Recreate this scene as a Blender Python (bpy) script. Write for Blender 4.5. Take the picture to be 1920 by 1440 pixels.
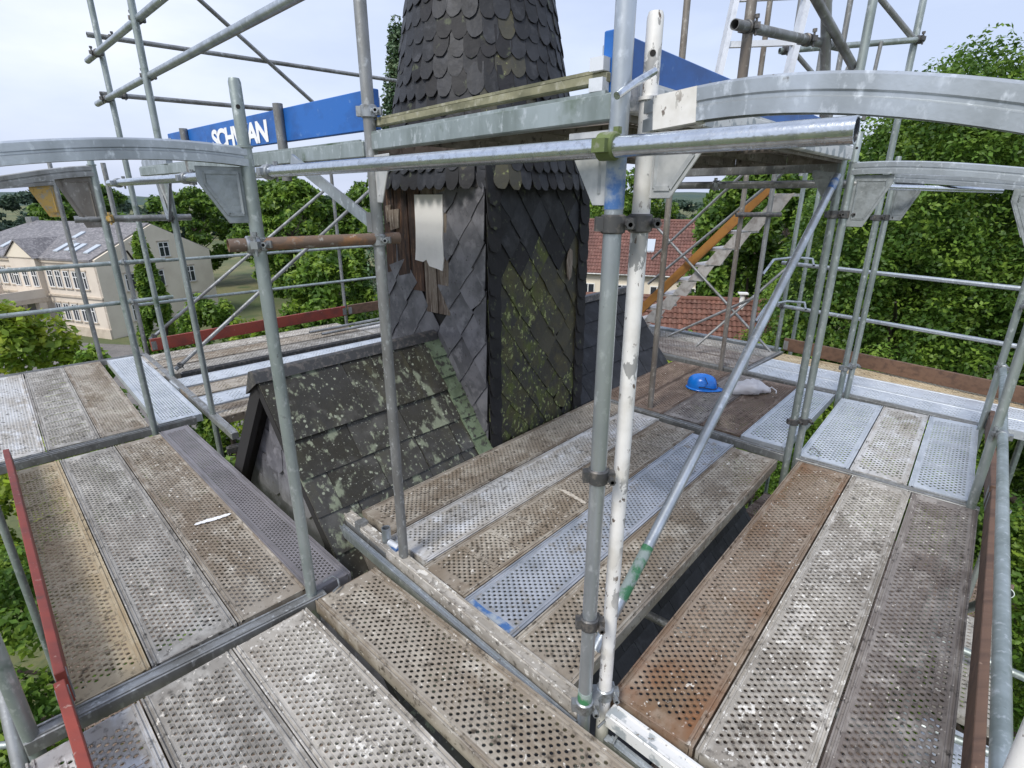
import bpy, bmesh, math, random
import numpy as np
from mathutils import Vector, Matrix

R = math.radians
random.seed(7)
for o in list(bpy.data.objects):
    bpy.data.objects.remove(o)
S = bpy.context.scene
C = S.collection

# ------------------------------------------------------------------ camera
GROUND = -14.0
cam_d = bpy.data.cameras.new('camera'); cam = bpy.data.objects.new('camera', cam_d); C.objects.link(cam)
cam.location = (0, 0, 1.78); cam.rotation_euler = (R(90 - 19.2), 0, 0)
cam_d.sensor_width = 36; cam_d.lens = 36 * 1004 / 1920; cam_d.clip_start = .02; cam_d.clip_end = 6000
S.camera = cam

# ------------------------------------------------------------------ sky, sun, exposure
SUN_EL, SUN_AZ = 50, -145           # azimuth from the viewing direction (+Y), clockwise seen from above
W = bpy.data.worlds.new('World'); S.world = W; W.use_nodes = True
nt = W.node_tree; nt.nodes.clear()
def wn(t, **k):
    n = nt.nodes.new(t)
    for a, b in k.items(): setattr(n, a, b)
    return n
out = wn('ShaderNodeOutputWorld'); bg = wn('ShaderNodeBackground'); bg.inputs['Strength'].default_value = .1
sky = wn('ShaderNodeTexSky', sky_type='NISHITA', sun_disc=False, sun_elevation=R(SUN_EL), sun_rotation=R(SUN_AZ), air_density=1.3, dust_density=2.5)
tc = wn('ShaderNodeTexCoord'); mp = wn('ShaderNodeMapping'); mp.inputs['Scale'].default_value = (1.1, 1.1, 3.4); mp.inputs['Location'].default_value = (.35, .2, 0)
nz = wn('ShaderNodeTexNoise'); nz.inputs['Scale'].default_value = 1.5; nz.inputs['Detail'].default_value = 7; nz.inputs['Roughness'].default_value = .52
rp = wn('ShaderNodeValToRGB'); e = rp.color_ramp.elements
e[0].position = .4; e[0].color = (3.1, 3.55, 4.75, 1); e[1].position = .76; e[1].color = (5.1, 5.3, 5.9, 1)
m1 = rp.color_ramp.elements.new(.56); m1.color = (3.8, 4.2, 5.3, 1)
mx = wn('ShaderNodeMix', data_type='RGBA'); mx.inputs['Factor'].default_value = .86
for a, b in ((tc.outputs['Generated'], mp.inputs['Vector']), (mp.outputs['Vector'], nz.inputs['Vector']), (nz.outputs['Fac'], rp.inputs['Fac']),
             (sky.outputs['Color'], mx.inputs['A']), (rp.outputs['Color'], mx.inputs['B']), (mx.outputs['Result'], bg.inputs['Color']), (bg.outputs['Background'], out.inputs['Surface'])):
    nt.links.new(a, b)
sd = bpy.data.lights.new('sun', 'SUN'); sd.energy = 1.5; sd.angle = R(16); sd.color = (1, .96, .9)
sun = bpy.data.objects.new('sun', sd); C.objects.link(sun)
sdir = Vector((math.cos(R(SUN_EL)) * math.sin(R(SUN_AZ)), math.cos(R(SUN_EL)) * math.cos(R(SUN_AZ)), math.sin(R(SUN_EL))))
sun.rotation_euler = sdir.to_track_quat('Z', 'Y').to_euler()
vs = S.view_settings; vs.view_transform = 'Standard'; vs.look = 'None'; vs.gamma = 1; vs.use_curve_mapping = False; vs.exposure = 1.05
S.cycles.max_bounces = 4; S.cycles.diffuse_bounces = 2; S.cycles.glossy_bounces = 2; S.cycles.transmission_bounces = 2; S.cycles.transparent_max_bounces = 4

# ------------------------------------------------------------------ materials
MATS = {}
def mat(name, col, rough=.6, metal=0., layers=(), bump=None, spec=.5, island=None, trans=0., objcol=True):
    """layers: (kind, scale, colour, lo, hi[, stretch, detail, rough2]) laid one over another in object space"""
    if name in MATS: return MATS[name]
    m = bpy.data.materials.new(name); m.use_nodes = True; n = m.node_tree; n.nodes.clear()
    N = lambda t: n.nodes.new(t); L = n.links.new
    o = N('ShaderNodeOutputMaterial'); b = N('ShaderNodeBsdfPrincipled'); L(b.outputs[0], o.inputs['Surface'])
    b.inputs['Roughness'].default_value = rough; b.inputs['Metallic'].default_value = metal; b.inputs['Specular IOR Level'].default_value = spec
    t = N('ShaderNodeTexCoord'); oi = N('ShaderNodeObjectInfo'); mul = N('ShaderNodeMath'); mul.operation = 'MULTIPLY'; mul.inputs[1].default_value = 71.
    L(oi.outputs['Random'], mul.inputs[0]); add = N('ShaderNodeVectorMath'); add.operation = 'ADD'; L(t.outputs['Object'], add.inputs[0]); L(mul.outputs[0], add.inputs[1])
    base = N('ShaderNodeRGB'); base.outputs[0].default_value = (*col, 1); cur = base.outputs[0]; rcur = None
    if island:                      # per-piece brightness shift
        g = N('ShaderNodeNewGeometry'); mr = N('ShaderNodeMapRange'); mr.inputs['To Min'].default_value = island[0]; mr.inputs['To Max'].default_value = island[1]
        L(g.outputs['Random Per Island'] if island[2] == 'i' else oi.outputs['Random'], mr.inputs['Value'])
        vm = N('ShaderNodeVectorMath'); vm.operation = 'SCALE'; L(cur, vm.inputs[0]); L(mr.outputs[0], vm.inputs['Scale']); cur = vm.outputs[0]
    for ly in layers:
        kind, sc, c2, lo, hi = ly[:5]; st = ly[5] if len(ly) > 5 and ly[5] else (1, 1, 1); det = ly[6] if len(ly) > 6 and ly[6] is not None else 5; r2 = ly[7] if len(ly) > 7 else None
        mpn = N('ShaderNodeMapping'); mpn.inputs['Scale'].default_value = st; L(add.outputs[0], mpn.inputs['Vector'])
        if kind == 'v':
            x = N('ShaderNodeTexVoronoi'); x.inputs['Scale'].default_value = sc; fo = x.outputs['Distance']
        elif kind == 'c':
            x = N('ShaderNodeTexVoronoi'); x.inputs['Scale'].default_value = sc; sp = N('ShaderNodeSeparateColor'); L(x.outputs['Color'], sp.inputs[0]); fo = sp.outputs[0]
        else:
            x = N('ShaderNodeTexNoise'); x.inputs['Scale'].default_value = sc; x.inputs['Detail'].default_value = (6 if det >= 8 else min(det, 4)); x.inputs['Roughness'].default_value = .6; fo = x.outputs['Fac']
        L(mpn.outputs[0], x.inputs['Vector'])
        mr = N('ShaderNodeMapRange'); mr.inputs['From Min'].default_value = lo; mr.inputs['From Max'].default_value = hi; L(fo, mr.inputs['Value'])
        fac = mr.outputs[0]
        if len(ly) > 8 and ly[8]:   # (axis, lo, hi): only where the object coordinate lies in that range
            ax, a0, a1 = ly[8]; sx = N('ShaderNodeSeparateXYZ'); L(t.outputs['Object'], sx.inputs[0])
            m2 = N('ShaderNodeMapRange'); m2.inputs['From Min'].default_value = a0; m2.inputs['From Max'].default_value = a1; L(sx.outputs[ax], m2.inputs['Value'])
            mm = N('ShaderNodeMath'); mm.operation = 'MULTIPLY'; L(fac, mm.inputs[0]); L(m2.outputs[0], mm.inputs[1]); fac = mm.outputs[0]
        k = N('ShaderNodeMix'); k.data_type = 'RGBA'; L(fac, k.inputs['Factor']); L(cur, k.inputs['A']); k.inputs['B'].default_value = (*c2, 1); cur = k.outputs['Result']
        if r2 is not None:
            kr = N('ShaderNodeMix'); kr.data_type = 'FLOAT'; L(fac, kr.inputs['Factor']); kr.inputs['B'].default_value = r2
            if rcur is None: kr.inputs['A'].default_value = rough
            else: L(rcur, kr.inputs['A'])
            rcur = kr.outputs['Result']
    L(cur, b.inputs['Base Color'])
    if rcur is not None: L(rcur, b.inputs['Roughness'])
    if bump:
        x = N('ShaderNodeTexNoise'); x.inputs['Scale'].default_value = bump[0]; x.inputs['Detail'].default_value = 2; L(add.outputs[0], x.inputs['Vector'])
        bp = N('ShaderNodeBump'); bp.inputs['Strength'].default_value = bump[1]; bp.inputs['Distance'].default_value = bump[2] if len(bump) > 2 else .01
        L(x.outputs['Fac'], bp.inputs['Height']); L(bp.outputs[0], b.inputs['Normal'])
    if trans:
        tr = N('ShaderNodeBsdfTranslucent'); L(cur, tr.inputs['Color']); ms = N('ShaderNodeMixShader'); ms.inputs[0].default_value = trans
        L(b.outputs[0], ms.inputs[1]); L(tr.outputs[0], ms.inputs[2]); L(ms.outputs[0], o.inputs['Surface'])
    MATS[name] = m; return m

def galv(name, col, dark, spot=(.62, .66, .7), rough=.38, metal=.75, extra=()):
    return mat(name, col, rough, metal, [('n', 7, dark, .36, .66, (1, 1, .35), 6, rough + .15), ('n', 38, spot, .56, .72, (1, 1, .6), 4), ('n', 22, (.12, .11, .1), .68, .78, None, 6, .7)] + list(extra), (90, .08, .004))
GALV = galv('galvanised steel', (.52, .56, .59), (.33, .36, .38), (.66, .7, .73), .34, .78)
GALVD = galv('weathered galvanised steel', (.36, .37, .37), (.2, .2, .19), (.5, .52, .52), .46, .65)
GALVG = galv('greenish galvanised steel', (.42, .47, .46), (.24, .28, .265), (.58, .62, .62), .42, .65, [('n', 5, (.12, .17, .12), .6, .72, None, 5, .8)])
GALVB = mat('bright wet galvanised tube', (.62, .66, .7), .16, .92, [('n', 55, (.4, .43, .46), .5, .68, None, 5, .3), ('n', 16, (.5, .54, .58), .45, .7, None, 4, .22)], (140, .16, .003))
BROWNST = galv('brown stained steel', (.3, .28, .25), (.18, .155, .13), (.42, .4, .36), .55, .45)
RUST = mat('rusty tube', (.17, .12, .09), .75, .2, [('n', 14, (.3, .16, .08), .5, .65), ('n', 40, (.35, .33, .3), .6, .7)], (60, .3, .005))
WHITEP = mat('flaking white paint', (.78, .77, .74), .5, 0, [('n', 15, (.33, .33, .32), .572, .582, (1, 1, .5), 9), ('n', 44, (.14, .11, .09), .635, .65, (1, 1, .45), 8), ('n', 7, (.62, .6, .55), .5, .7)], (25, .25, .006))
WHITEG = mat('white paint worn to steel', (.72, .72, .7), .5, .1, [('n', 11, (.36, .39, .4), .5, .56, None, 7), ('n', 34, (.22, .2, .17), .64, .68, None, 6)], (25, .2, .006))
PLATEW = mat('pale gusset plate', (.56, .57, .57), .45, .25, [('n', 12, (.4, .42, .43), .45, .65), ('n', 60, (.16, .14, .12), .7, .74)], (30, .15, .01))
PLATED = mat('grey gusset plate', (.34, .37, .38), .5, .45, [('n', 12, (.22, .24, .24), .45, .65), ('n', 60, (.55, .56, .56), .68, .74)], (30, .3, .01))
GREENP = mat('green paint ring', (.05, .2, .085), .5, 0, [('n', 14, (.3, .36, .33), .48, .6), ('n', 40, (.2, .26, .2), .58, .66)])
BLUEP = mat('blue paint ring', (.06, .15, .36), .5, .1, [('n', 13, (.34, .39, .44), .44, .58, None, 8)])
DARKM = mat('dark coupler steel', (.1, .1, .1), .5, .6, [('n', 30, (.22, .2, .18), .5, .65)])
COUP = mat('zinc coupler steel', (.36, .38, .39), .4, .7, [('n', 30, (.2, .2, .19), .5, .65)])
MOSSC = mat('mossy coupler', (.13, .17, .06), .7, .2, [('n', 25, (.3, .3, .26), .52, .64)])
YELC = mat('yellow coupler paint', (.46, .3, .08), .6, 0, [('n', 14, (.3, .27, .2), .5, .62), ('n', 30, (.3, .2, .08), .58, .66)])
BLUEB = mat('blue toe board paint', (.014, .125, .44), .45, 0, [('n', 5, (.01, .085, .31), .45, .65, (1, 1, 2)), ('n', 22, (.09, .2, .46), .62, .7, None, 8), ('n', 9, (.03, .05, .12), .68, .73, (.5, .5, 2), 8)], (12, .06, .01))
REDB = mat('red toe board paint', (.27, .05, .032), .55, 0, [('n', 5, (.17, .04, .03), .45, .65, (.4, 1, 1)), ('n', 30, (.38, .22, .18), .64, .7, None, 8), ('n', 12, (.1, .05, .04), .62, .7, None, 8)], (20, .08, .01))
BRNB = mat('brown toe board timber', (.155, .09, .058), .65, 0, [('n', 5, (.095, .056, .038), .45, .65, (.25, 4, 4)), ('n', 30, (.3, .2, .14), .68, .74)], (30, .2, .01))
LETTER = mat('white lettering', (.85, .85, .85), .5)
ALU = mat('ladder aluminium', (.76, .78, .8), .4, .4, [('n', 20, (.6, .62, .64), .5, .7)])
ORANGE = mat('orange stair stringer', (.33, .15, .03), .65, 0, [('n', 9, (.24, .11, .03), .5, .7)], (20, .1, .01))
TREAD = mat('stair tread aluminium', (.5, .48, .45), .5, .3, [('n', 15, (.34, .31, .28), .45, .65)])
def deckm(name, col, d1, d2, spl=.62, splc=(.62, .59, .53), rough=.6, metal=0.1, rust=None, sm=.9, extra=()):
    ly = [('n', 2.6, d1, .38, .6, (.5, 1.3, 1), 6, .8), ('n', 9, d2, .5, .66, (.7, 1, 1), 7, .8)]
    if rust: ly += [('n', rust[1], rust[0], rust[2], rust[3], (.6, 1, 1), 7, .85)]
    ly += [('n', 30, tuple(c * .3 for c in d1), .55, .7, None, 8), ('n', 42, splc, spl, spl + .035, (.8, 1, 1), 6, .85), ('n', 13, splc, spl + .03, spl + .06, None, 8, .85)]
    return mat(name, col, rough, metal, ly + list(extra), (70, .2, .003), spec=.3)
K = {
 'tan':   deckm('dirty tan deck steel', (.5, .42, .285), (.42, .335, .215), (.55, .47, .33), .7),
 'brown': deckm('dirty brown deck steel', (.34, .305, .255), (.225, .185, .14), (.42, .385, .325), .645),
 'grey':  deckm('dirty grey deck steel', (.36, .345, .315), (.235, .22, .195), (.44, .425, .39), .64),
 'light': deckm('light speckled deck steel', (.42, .395, .35), (.27, .245, .21), (.52, .495, .45), .605, (.68, .66, .61)),
 'dark':  deckm('dark brown deck steel', (.26, .235, .215), (.165, .142, .128), (.33, .305, .28), .655),
 'rust':  deckm('rust streaked deck steel', (.28, .225, .175), (.2, .135, .085), (.33, .27, .21), .65, rust=((.2, .105, .055), 2.6, .54, .72), extra=[('n', 6, (.22, .1, .045), .4, .64, None, 6, .85, ('X', .55, .0))]),
 'choc':  deckm('chocolate brown deck steel', (.21, .155, .12), (.145, .105, .08), (.27, .21, .165), .67),
 'silver': deckm('dirty silver deck steel', (.56, .56, .55), (.4, .375, .335), (.62, .63, .64), .66, metal=.2, rough=.55),
 'galv':  mat('clean galvanised deck steel', (.56, .6, .64), .5, .4, [('n', 5, (.45, .49, .53), .42, .64), ('n', 30, (.7, .73, .76), .55, .7), ('n', 24, (.28, .25, .21), .67, .75)], (80, .1, .003)),
 'blue':  mat('blue grey galvanised deck', (.44, .47, .52), .5, .35, [('n', 4, (.28, .31, .35), .42, .64), ('n', 13, (.3, .28, .25), .55, .7), ('n', 75, (.6, .58, .54), .67, .7)], (80, .1, .003)),
 'purple': mat('mauve grey deck steel', (.27, .255, .265), .5, .4, [('n', 4, (.2, .19, .195), .42, .64), ('n', 60, (.4, .38, .38), .64, .72)], (80, .1, .003)),
}
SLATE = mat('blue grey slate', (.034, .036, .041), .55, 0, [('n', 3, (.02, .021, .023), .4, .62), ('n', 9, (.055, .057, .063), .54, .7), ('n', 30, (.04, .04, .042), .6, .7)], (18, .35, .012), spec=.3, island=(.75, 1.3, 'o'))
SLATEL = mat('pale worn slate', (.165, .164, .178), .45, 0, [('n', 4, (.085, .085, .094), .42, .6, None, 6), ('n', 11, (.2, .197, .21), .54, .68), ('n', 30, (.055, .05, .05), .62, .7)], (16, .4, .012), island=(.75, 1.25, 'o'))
SLATEM = mat('mossy slate', (.045, .044, .032), .55, 0, [('n', 3, (.032, .032, .03), .42, .6), ('n', 4, (.075, .072, .026), .45, .62), ('n', 10, (.1, .12, .035), .52, .64, (1, 1, .6), 10, .9), ('n', 34, (.3, .34, .14), .575, .63, (1, 1, .7), 10, .9), ('n', 38, (.018, .018, .016), .6, .68)], (18, .4, .012), island=(.75, 1.3, 'o'))
SLATEO = mat('olive stained slate', (.055, .052, .034), .55, 0, [('n', 3, (.035, .034, .028), .42, .6), ('n', 6, (.08, .072, .032), .5, .66), ('n', 30, (.22, .24, .11), .62, .68, (1, 1, .7), 8, .9)], (18, .4, .012), island=(.75, 1.3, 'o'))
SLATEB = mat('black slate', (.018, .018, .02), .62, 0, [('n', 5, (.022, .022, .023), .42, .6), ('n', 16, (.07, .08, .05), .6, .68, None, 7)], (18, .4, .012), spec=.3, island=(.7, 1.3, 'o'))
SLATER = mat('lichen spotted roof slate', (.052, .05, .044), .38, 0, [('n', 2.5, (.034, .031, .022), .42, .6, (1, .4, 1)), ('n', 6, (.09, .087, .078), .55, .7), ('n', 4, (.075, .072, .04), .54, .72, (1, .4, .5), 9, .7), ('n', 8, (.2, .225, .16), .57, .63, (1, .6, .7), 11, .9), ('n', 26, (.24, .265, .19), .6, .66, (1, .6, .7), 11, .9), ('v', 15, (.3, .325, .25), .16, .1), ('v', 31, (.36, .38, .31), .1, .06), ('n', 60, (.4, .42, .35), .65, .68, None, 8, .9)], (18, .5, .012), island=(.8, 1.25, 'o'))
ALGAE = mat('green algae slate', (.11, .145, .085), .8, 0, [('n', 6, (.17, .22, .14), .42, .6), ('n', 22, (.045, .045, .038), .53, .62, None, 9)], (22, .5, .012), island=(.8, 1.2, 'o'))
ROTW = mat('rotten brown timber', (.085, .045, .028), .8, 0, [('n', 5, (.024, .015, .012), .42, .58, (3, 3, .5), 7), ('n', 14, (.26, .15, .08), .58, .72, (5, 5, .4), 6)], (30, .5, .01))
GREYW = mat('weathered grey timber', (.2, .165, .13), .8, 0, [('n', 6, (.09, .062, .045), .45, .62, (6, 6, .5), 7), ('n', 20, (.42, .38, .33), .57, .7, (8, 8, .5), 6)], (30, .5, .01))
PATCH = mat('white fibre board', (.8, .79, .76), .6, 0, [('n', 5, (.7, .69, .66), .45, .7), ('n', 45, (.3, .26, .2), .74, .76)])
CORE = mat('dark boarding', (.02, .019, .018), .9)
HELM = mat('blue helmet plastic', (.01, .2, .72), .25, 0, [('n', 10, (.01, .14, .55), .5, .7)], spec=.6)
STRAP = mat('dark strap', (.02, .03, .06), .6)
BAGM = mat('white plastic bag', (.82, .8, .8), .35, 0, [('n', 8, (.68, .64, .64), .5, .7)], (9, .5, .03), trans=.25)
PALEP = mat('pale sand render', (.66, .59, .5), .85, 0, [('n', .35, (.58, .51, .43), .45, .65)], (3, .1, .02))
CREAM = mat('cream gable render', (.72, .65, .53), .85, 0, [('n', .3, (.64, .57, .46), .45, .65)], (3, .1, .02))
TRIM = mat('stone trim', (.54, .47, .38), .8, 0, [('n', 1, (.45, .38, .3), .45, .65)])
ROOFG = mat('grey roof slates', (.165, .16, .165), .7, 0, [('n', .5, (.12, .115, .12), .42, .62), ('c', 3.2, (.25, .24, .24), .5, .9, (1, 2, 2)), ('n', 8, (.28, .26, .26), .58, .7)], (9, .3, .05))
REDT = mat('red clay tile', (.17, .078, .055), .9, 0, [('n', .6, (.115, .056, .042), .42, .64), ('n', 5, (.22, .125, .095), .52, .68)], (12, .3, .02), island=(.72, 1.25, 'i'))
REDF = mat('faded brown red tile', (.18, .085, .068), .85, 0, [('n', .5, (.13, .065, .054), .42, .64), ('n', 5, (.23, .13, .105), .52, .68)], (12, .3, .02), island=(.78, 1.2, 'i'))
WINF = mat('white window frame', (.78, .78, .76), .5)
GLASS = mat('dark window glass', (.03, .035, .045), .08, 0, spec=.8)
SKYL = mat('pale skylight glass', (.45, .5, .55), .12, 0, spec=.8)
BARK = mat('bark', (.085, .065, .05), .9, 0, [('n', 6, (.045, .036, .03), .42, .6, (1, 1, .3))], (14, .6, .03))
def leafm(name, a, b, c, tr=.4):
    return mat(name, a, .5, 0, [('n', .7, b, .42, .56), ('n', 1.3, c, .5, .62)], None, .35, (.6, 1.45, 'i'), tr)
LEAF = leafm('mid green leaves', (.135, .24, .03), (.06, .13, .017), (.26, .38, .05))
LEAFD = leafm('dark green leaves', (.11, .205, .03), (.05, .11, .017), (.21, .33, .045))
LEAFY = leafm('yellow green leaves', (.26, .36, .035), (.16, .26, .03), (.4, .46, .05))
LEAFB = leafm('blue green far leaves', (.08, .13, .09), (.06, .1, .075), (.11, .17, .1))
NEEDLE = leafm('blue green needles', (.1, .16, .08), (.06, .11, .055), (.17, .23, .12), .2)
GRASS = mat('lawn', (.085, .105, .04), .95, 0, [('n', .05, (.17, .16, .07), .42, .6), ('n', .3, (.065, .095, .03), .5, .66), ('n', 3, (.08, .1, .04), .5, .7)], (3, .5, .1))
ASPH = mat('grey drive', (.15, .14, .13), .95, 0, [('n', .4, (.2, .185, .17), .45, .65), ('n', 6, (.1, .095, .09), .5, .7)], (9, .3, .02))
HILLM = mat('far wooded hills', (.045, .08, .07), .95, 0, [('n', .01, (.06, .09, .06), .45, .6)], (.05, 1, 6))

# ------------------------------------------------------------------ mesh helpers
def obj(name, me, m=None, parent=None, loc=None, rot=None):
    o = bpy.data.objects.new(name, me); C.objects.link(o)
    if parent is not None: o.parent = parent
    if loc is not None: o.location = loc
    if rot is not None: o.rotation_euler = rot
    if m is not None and me is not None:
        if len(me.materials) == 0: me.materials.append(m)
        elif me.materials[0] is not m:
            o.material_slots[0].link = 'OBJECT'; o.material_slots[0].material = m
    return o
def thing(name, label, cat, loc=(0, 0, 0), rotz=0, group=None):
    o = obj(name, None, None, None, loc, (0, 0, rotz)); tag(o, label, cat, group); o.empty_display_size = .1; return o
def tag(o, label, cat, group=None, kind=None):
    o['label'] = label; o['category'] = cat
    if group: o['group'] = group
    if kind: o['kind'] = kind
    return o
def pymesh(name, v, f, smooth=False):
    me = bpy.data.meshes.new(name); me.from_pydata([tuple(p) for p in v], [], [tuple(q) for q in f]); me.update()
    if smooth: me.polygons.foreach_set('use_smooth', [True] * len(me.polygons))
    return me
def npmesh(name, V, F, k, smooth=False):
    V = np.asarray(V, np.float32); F = np.asarray(F, np.int32)
    me = bpy.data.meshes.new(name); me.vertices.add(len(V)); me.vertices.foreach_set('co', V.ravel())
    me.loops.add(F.size); me.loops.foreach_set('vertex_index', F.ravel()); me.polygons.add(len(F))
    me.polygons.foreach_set('loop_start', np.arange(0, F.size, k, dtype=np.int32)); me.polygons.foreach_set('loop_total', np.full(len(F), k, np.int32))
    me.update(calc_edges=True); me.validate()
    if smooth: me.polygons.foreach_set('use_smooth', [True] * len(me.polygons))
    return me
class MB:
    def __init__(s): s.v = []; s.f = []
    def add(s, v, f):
        n = len(s.v); s.v += [tuple(p) for p in v]; s.f += [tuple(i + n for i in q) for q in f]; return s
    def box(s, c, d, rz=0):
        c = Vector(c); x, y, z = d[0] / 2, d[1] / 2, d[2] / 2; M = Matrix.Rotation(rz, 3, 'Z')
        return s.add([c + M @ Vector((a * x, b * y, g * z)) for a in (-1, 1) for b in (-1, 1) for g in (-1, 1)],
                     [(0, 1, 3, 2), (4, 6, 7, 5), (0, 4, 5, 1), (2, 3, 7, 6), (0, 2, 6, 4), (1, 5, 7, 3)])
    def bar(s, p, q, w, h):          # rectangular bar from p to q, w wide, h tall
        p, q = Vector(p), Vector(q); d = (q - p).normalized(); up = Vector((0, 0, 1)) if abs(d.z) < .95 else Vector((0, 1, 0))
        a = d.cross(up).normalized() * w / 2; b = a.cross(d).normalized() * h / 2
        return s.add([t + i * a + j * b for t in (p, q) for i, j in ((-1, -1), (1, -1), (1, 1), (-1, 1))], [(0, 1, 2, 3), (7, 6, 5, 4), (0, 4, 5, 1), (1, 5, 6, 2), (2, 6, 7, 3), (3, 7, 4, 0)])
    def tube(s, pts, r, n=12, hollow=0, rr=None):
        pts = [Vector(p) for p in pts]; rings = []
        for i, p in enumerate(pts):
            d = (pts[min(i + 1, len(pts) - 1)] - pts[max(i - 1, 0)]).normalized()
            up = Vector((0, 0, 1)) if abs(d.z) < .9 else Vector((1, 0, 0)); a = d.cross(up).normalized(); b = a.cross(d)
            ri = rr[i] if rr else r
            rings.append([p + ri * (math.cos(2 * math.pi * j / n) * a + math.sin(2 * math.pi * j / n) * b) for j in range(n)])
        v = [p for g in rings for p in g]; f = []
        for i in range(len(rings) - 1):
            for j in range(n):
                k = (j + 1) % n; f.append((i * n + j, i * n + k, (i + 1) * n + k, (i + 1) * n + j))
        if hollow:
            m0 = len(v)
            for e, g in ((0, rings[0]), (1, rings[-1])):
                cp = pts[0] if e == 0 else pts[-1]; inn = (pts[1] - pts[0]).normalized() * .12 if e == 0 else (pts[-2] - pts[-1]).normalized() * .12
                b0 = len(v); o0 = 0 if e == 0 else (len(rings) - 1) * n
                v += [cp + (q - cp) * hollow for q in g]; v += [cp + (q - cp) * hollow + inn for q in g]
                for j in range(n):
                    k = (j + 1) % n; f.append((o0 + j, o0 + k, b0 + k, b0 + j)); f.append((b0 + j, b0 + k, b0 + n + k, b0 + n + j))
                f.append(tuple(b0 + n + j for j in range(n)))
        else:
            f.append(tuple(range(n))); f.append(tuple(reversed(range(len(v) - n, len(v)))))
        return s.add(v, f)
    def prism(s, poly, axis_o, ax, ay, th):      # polygon in plane (axis_o, ax, ay), thickness th along ax x ay (centred)
        o, ax, ay = Vector(axis_o), Vector(ax), Vector(ay); nn = ax.cross(ay).normalized() * th / 2; n = len(poly)
        v = [o + p[0] * ax + p[1] * ay + t * nn for t in (-1, 1) for p in poly]
        return s.add(v, [tuple(reversed(range(n))), tuple(range(n, 2 * n))] + [(i, (i + 1) % n, n + (i + 1) % n, n + i) for i in range(n)])
    def mesh(s, name, smooth=False, auto=False):
        me = pymesh(name, s.v, s.f, smooth)
        if auto:
            me.polygons.foreach_set('use_smooth', [True] * len(me.polygons))
            try: me.set_sharp_from_angle(angle=R(40))
            except Exception: pass
        return me
    def obj(s, name, m, parent=None, **k):
        return obj(name, s.mesh(name, auto=True), m, parent, **k)
def bevel(me, w=.004, seg=1):
    bm = bmesh.new(); bm.from_mesh(me); bmesh.ops.bevel(bm, geom=[e for e in bm.edges if len(e.link_faces) == 2 and e.calc_face_angle(0) > .6], offset=w, segments=seg, affect='EDGES', profile=.5); bm.to_mesh(me); bm.free(); return me

# ------------------------------------------------------------------ the ground
def sheet(name, poly, z, m, label, cat='ground'):
    o = obj(name, pymesh(name, [(x, y, z) for x, y in poly], [tuple(range(len(poly)))]), m); o['kind'] = 'structure'; o['label'] = label; o['category'] = cat; return o
sheet('ground', [(-3000, -3000), (3000, -3000), (3000, 3000), (-3000, 3000)], GROUND, GRASS, 'green and straw coloured lawn round the buildings')
sheet('drive', [(-80, 66), (-47.6, 59.4), (-41.5, 58.5), (-33, 50), (-10, 36), (12, 30), (12, 18), (-16, 24), (-44, 42), (-80, 56)], GROUND + .01, ASPH, 'grey gravel drive in front of the pale house', 'drive')
hv, hf = [], []
for i in range(61):
    a = R(-75 + 150 * i / 60); rr = 1500
    h = 16 + 10 * math.sin(i * .55) + 8 * math.sin(i * .21 + 1) + (8 if i < 25 else 0)
    for k, (d, z) in enumerate(((0, GROUND - 2), (90, GROUND + h * .7), (220, GROUND + h), (700, GROUND - 2))):
        hv.append(((rr + d) * math.sin(a), (rr + d) * math.cos(a), z))
    if i:
        for k in range(3): hf.append(((i - 1) * 4 + k, i * 4 + k, i * 4 + k + 1, (i - 1) * 4 + k + 1))
h = obj('hills', pymesh('hills', hv, hf, True), HILLM); h['kind'] = 'structure'; h['label'] = 'low blue green wooded hills on the far horizon'; h['category'] = 'hills'

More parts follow.
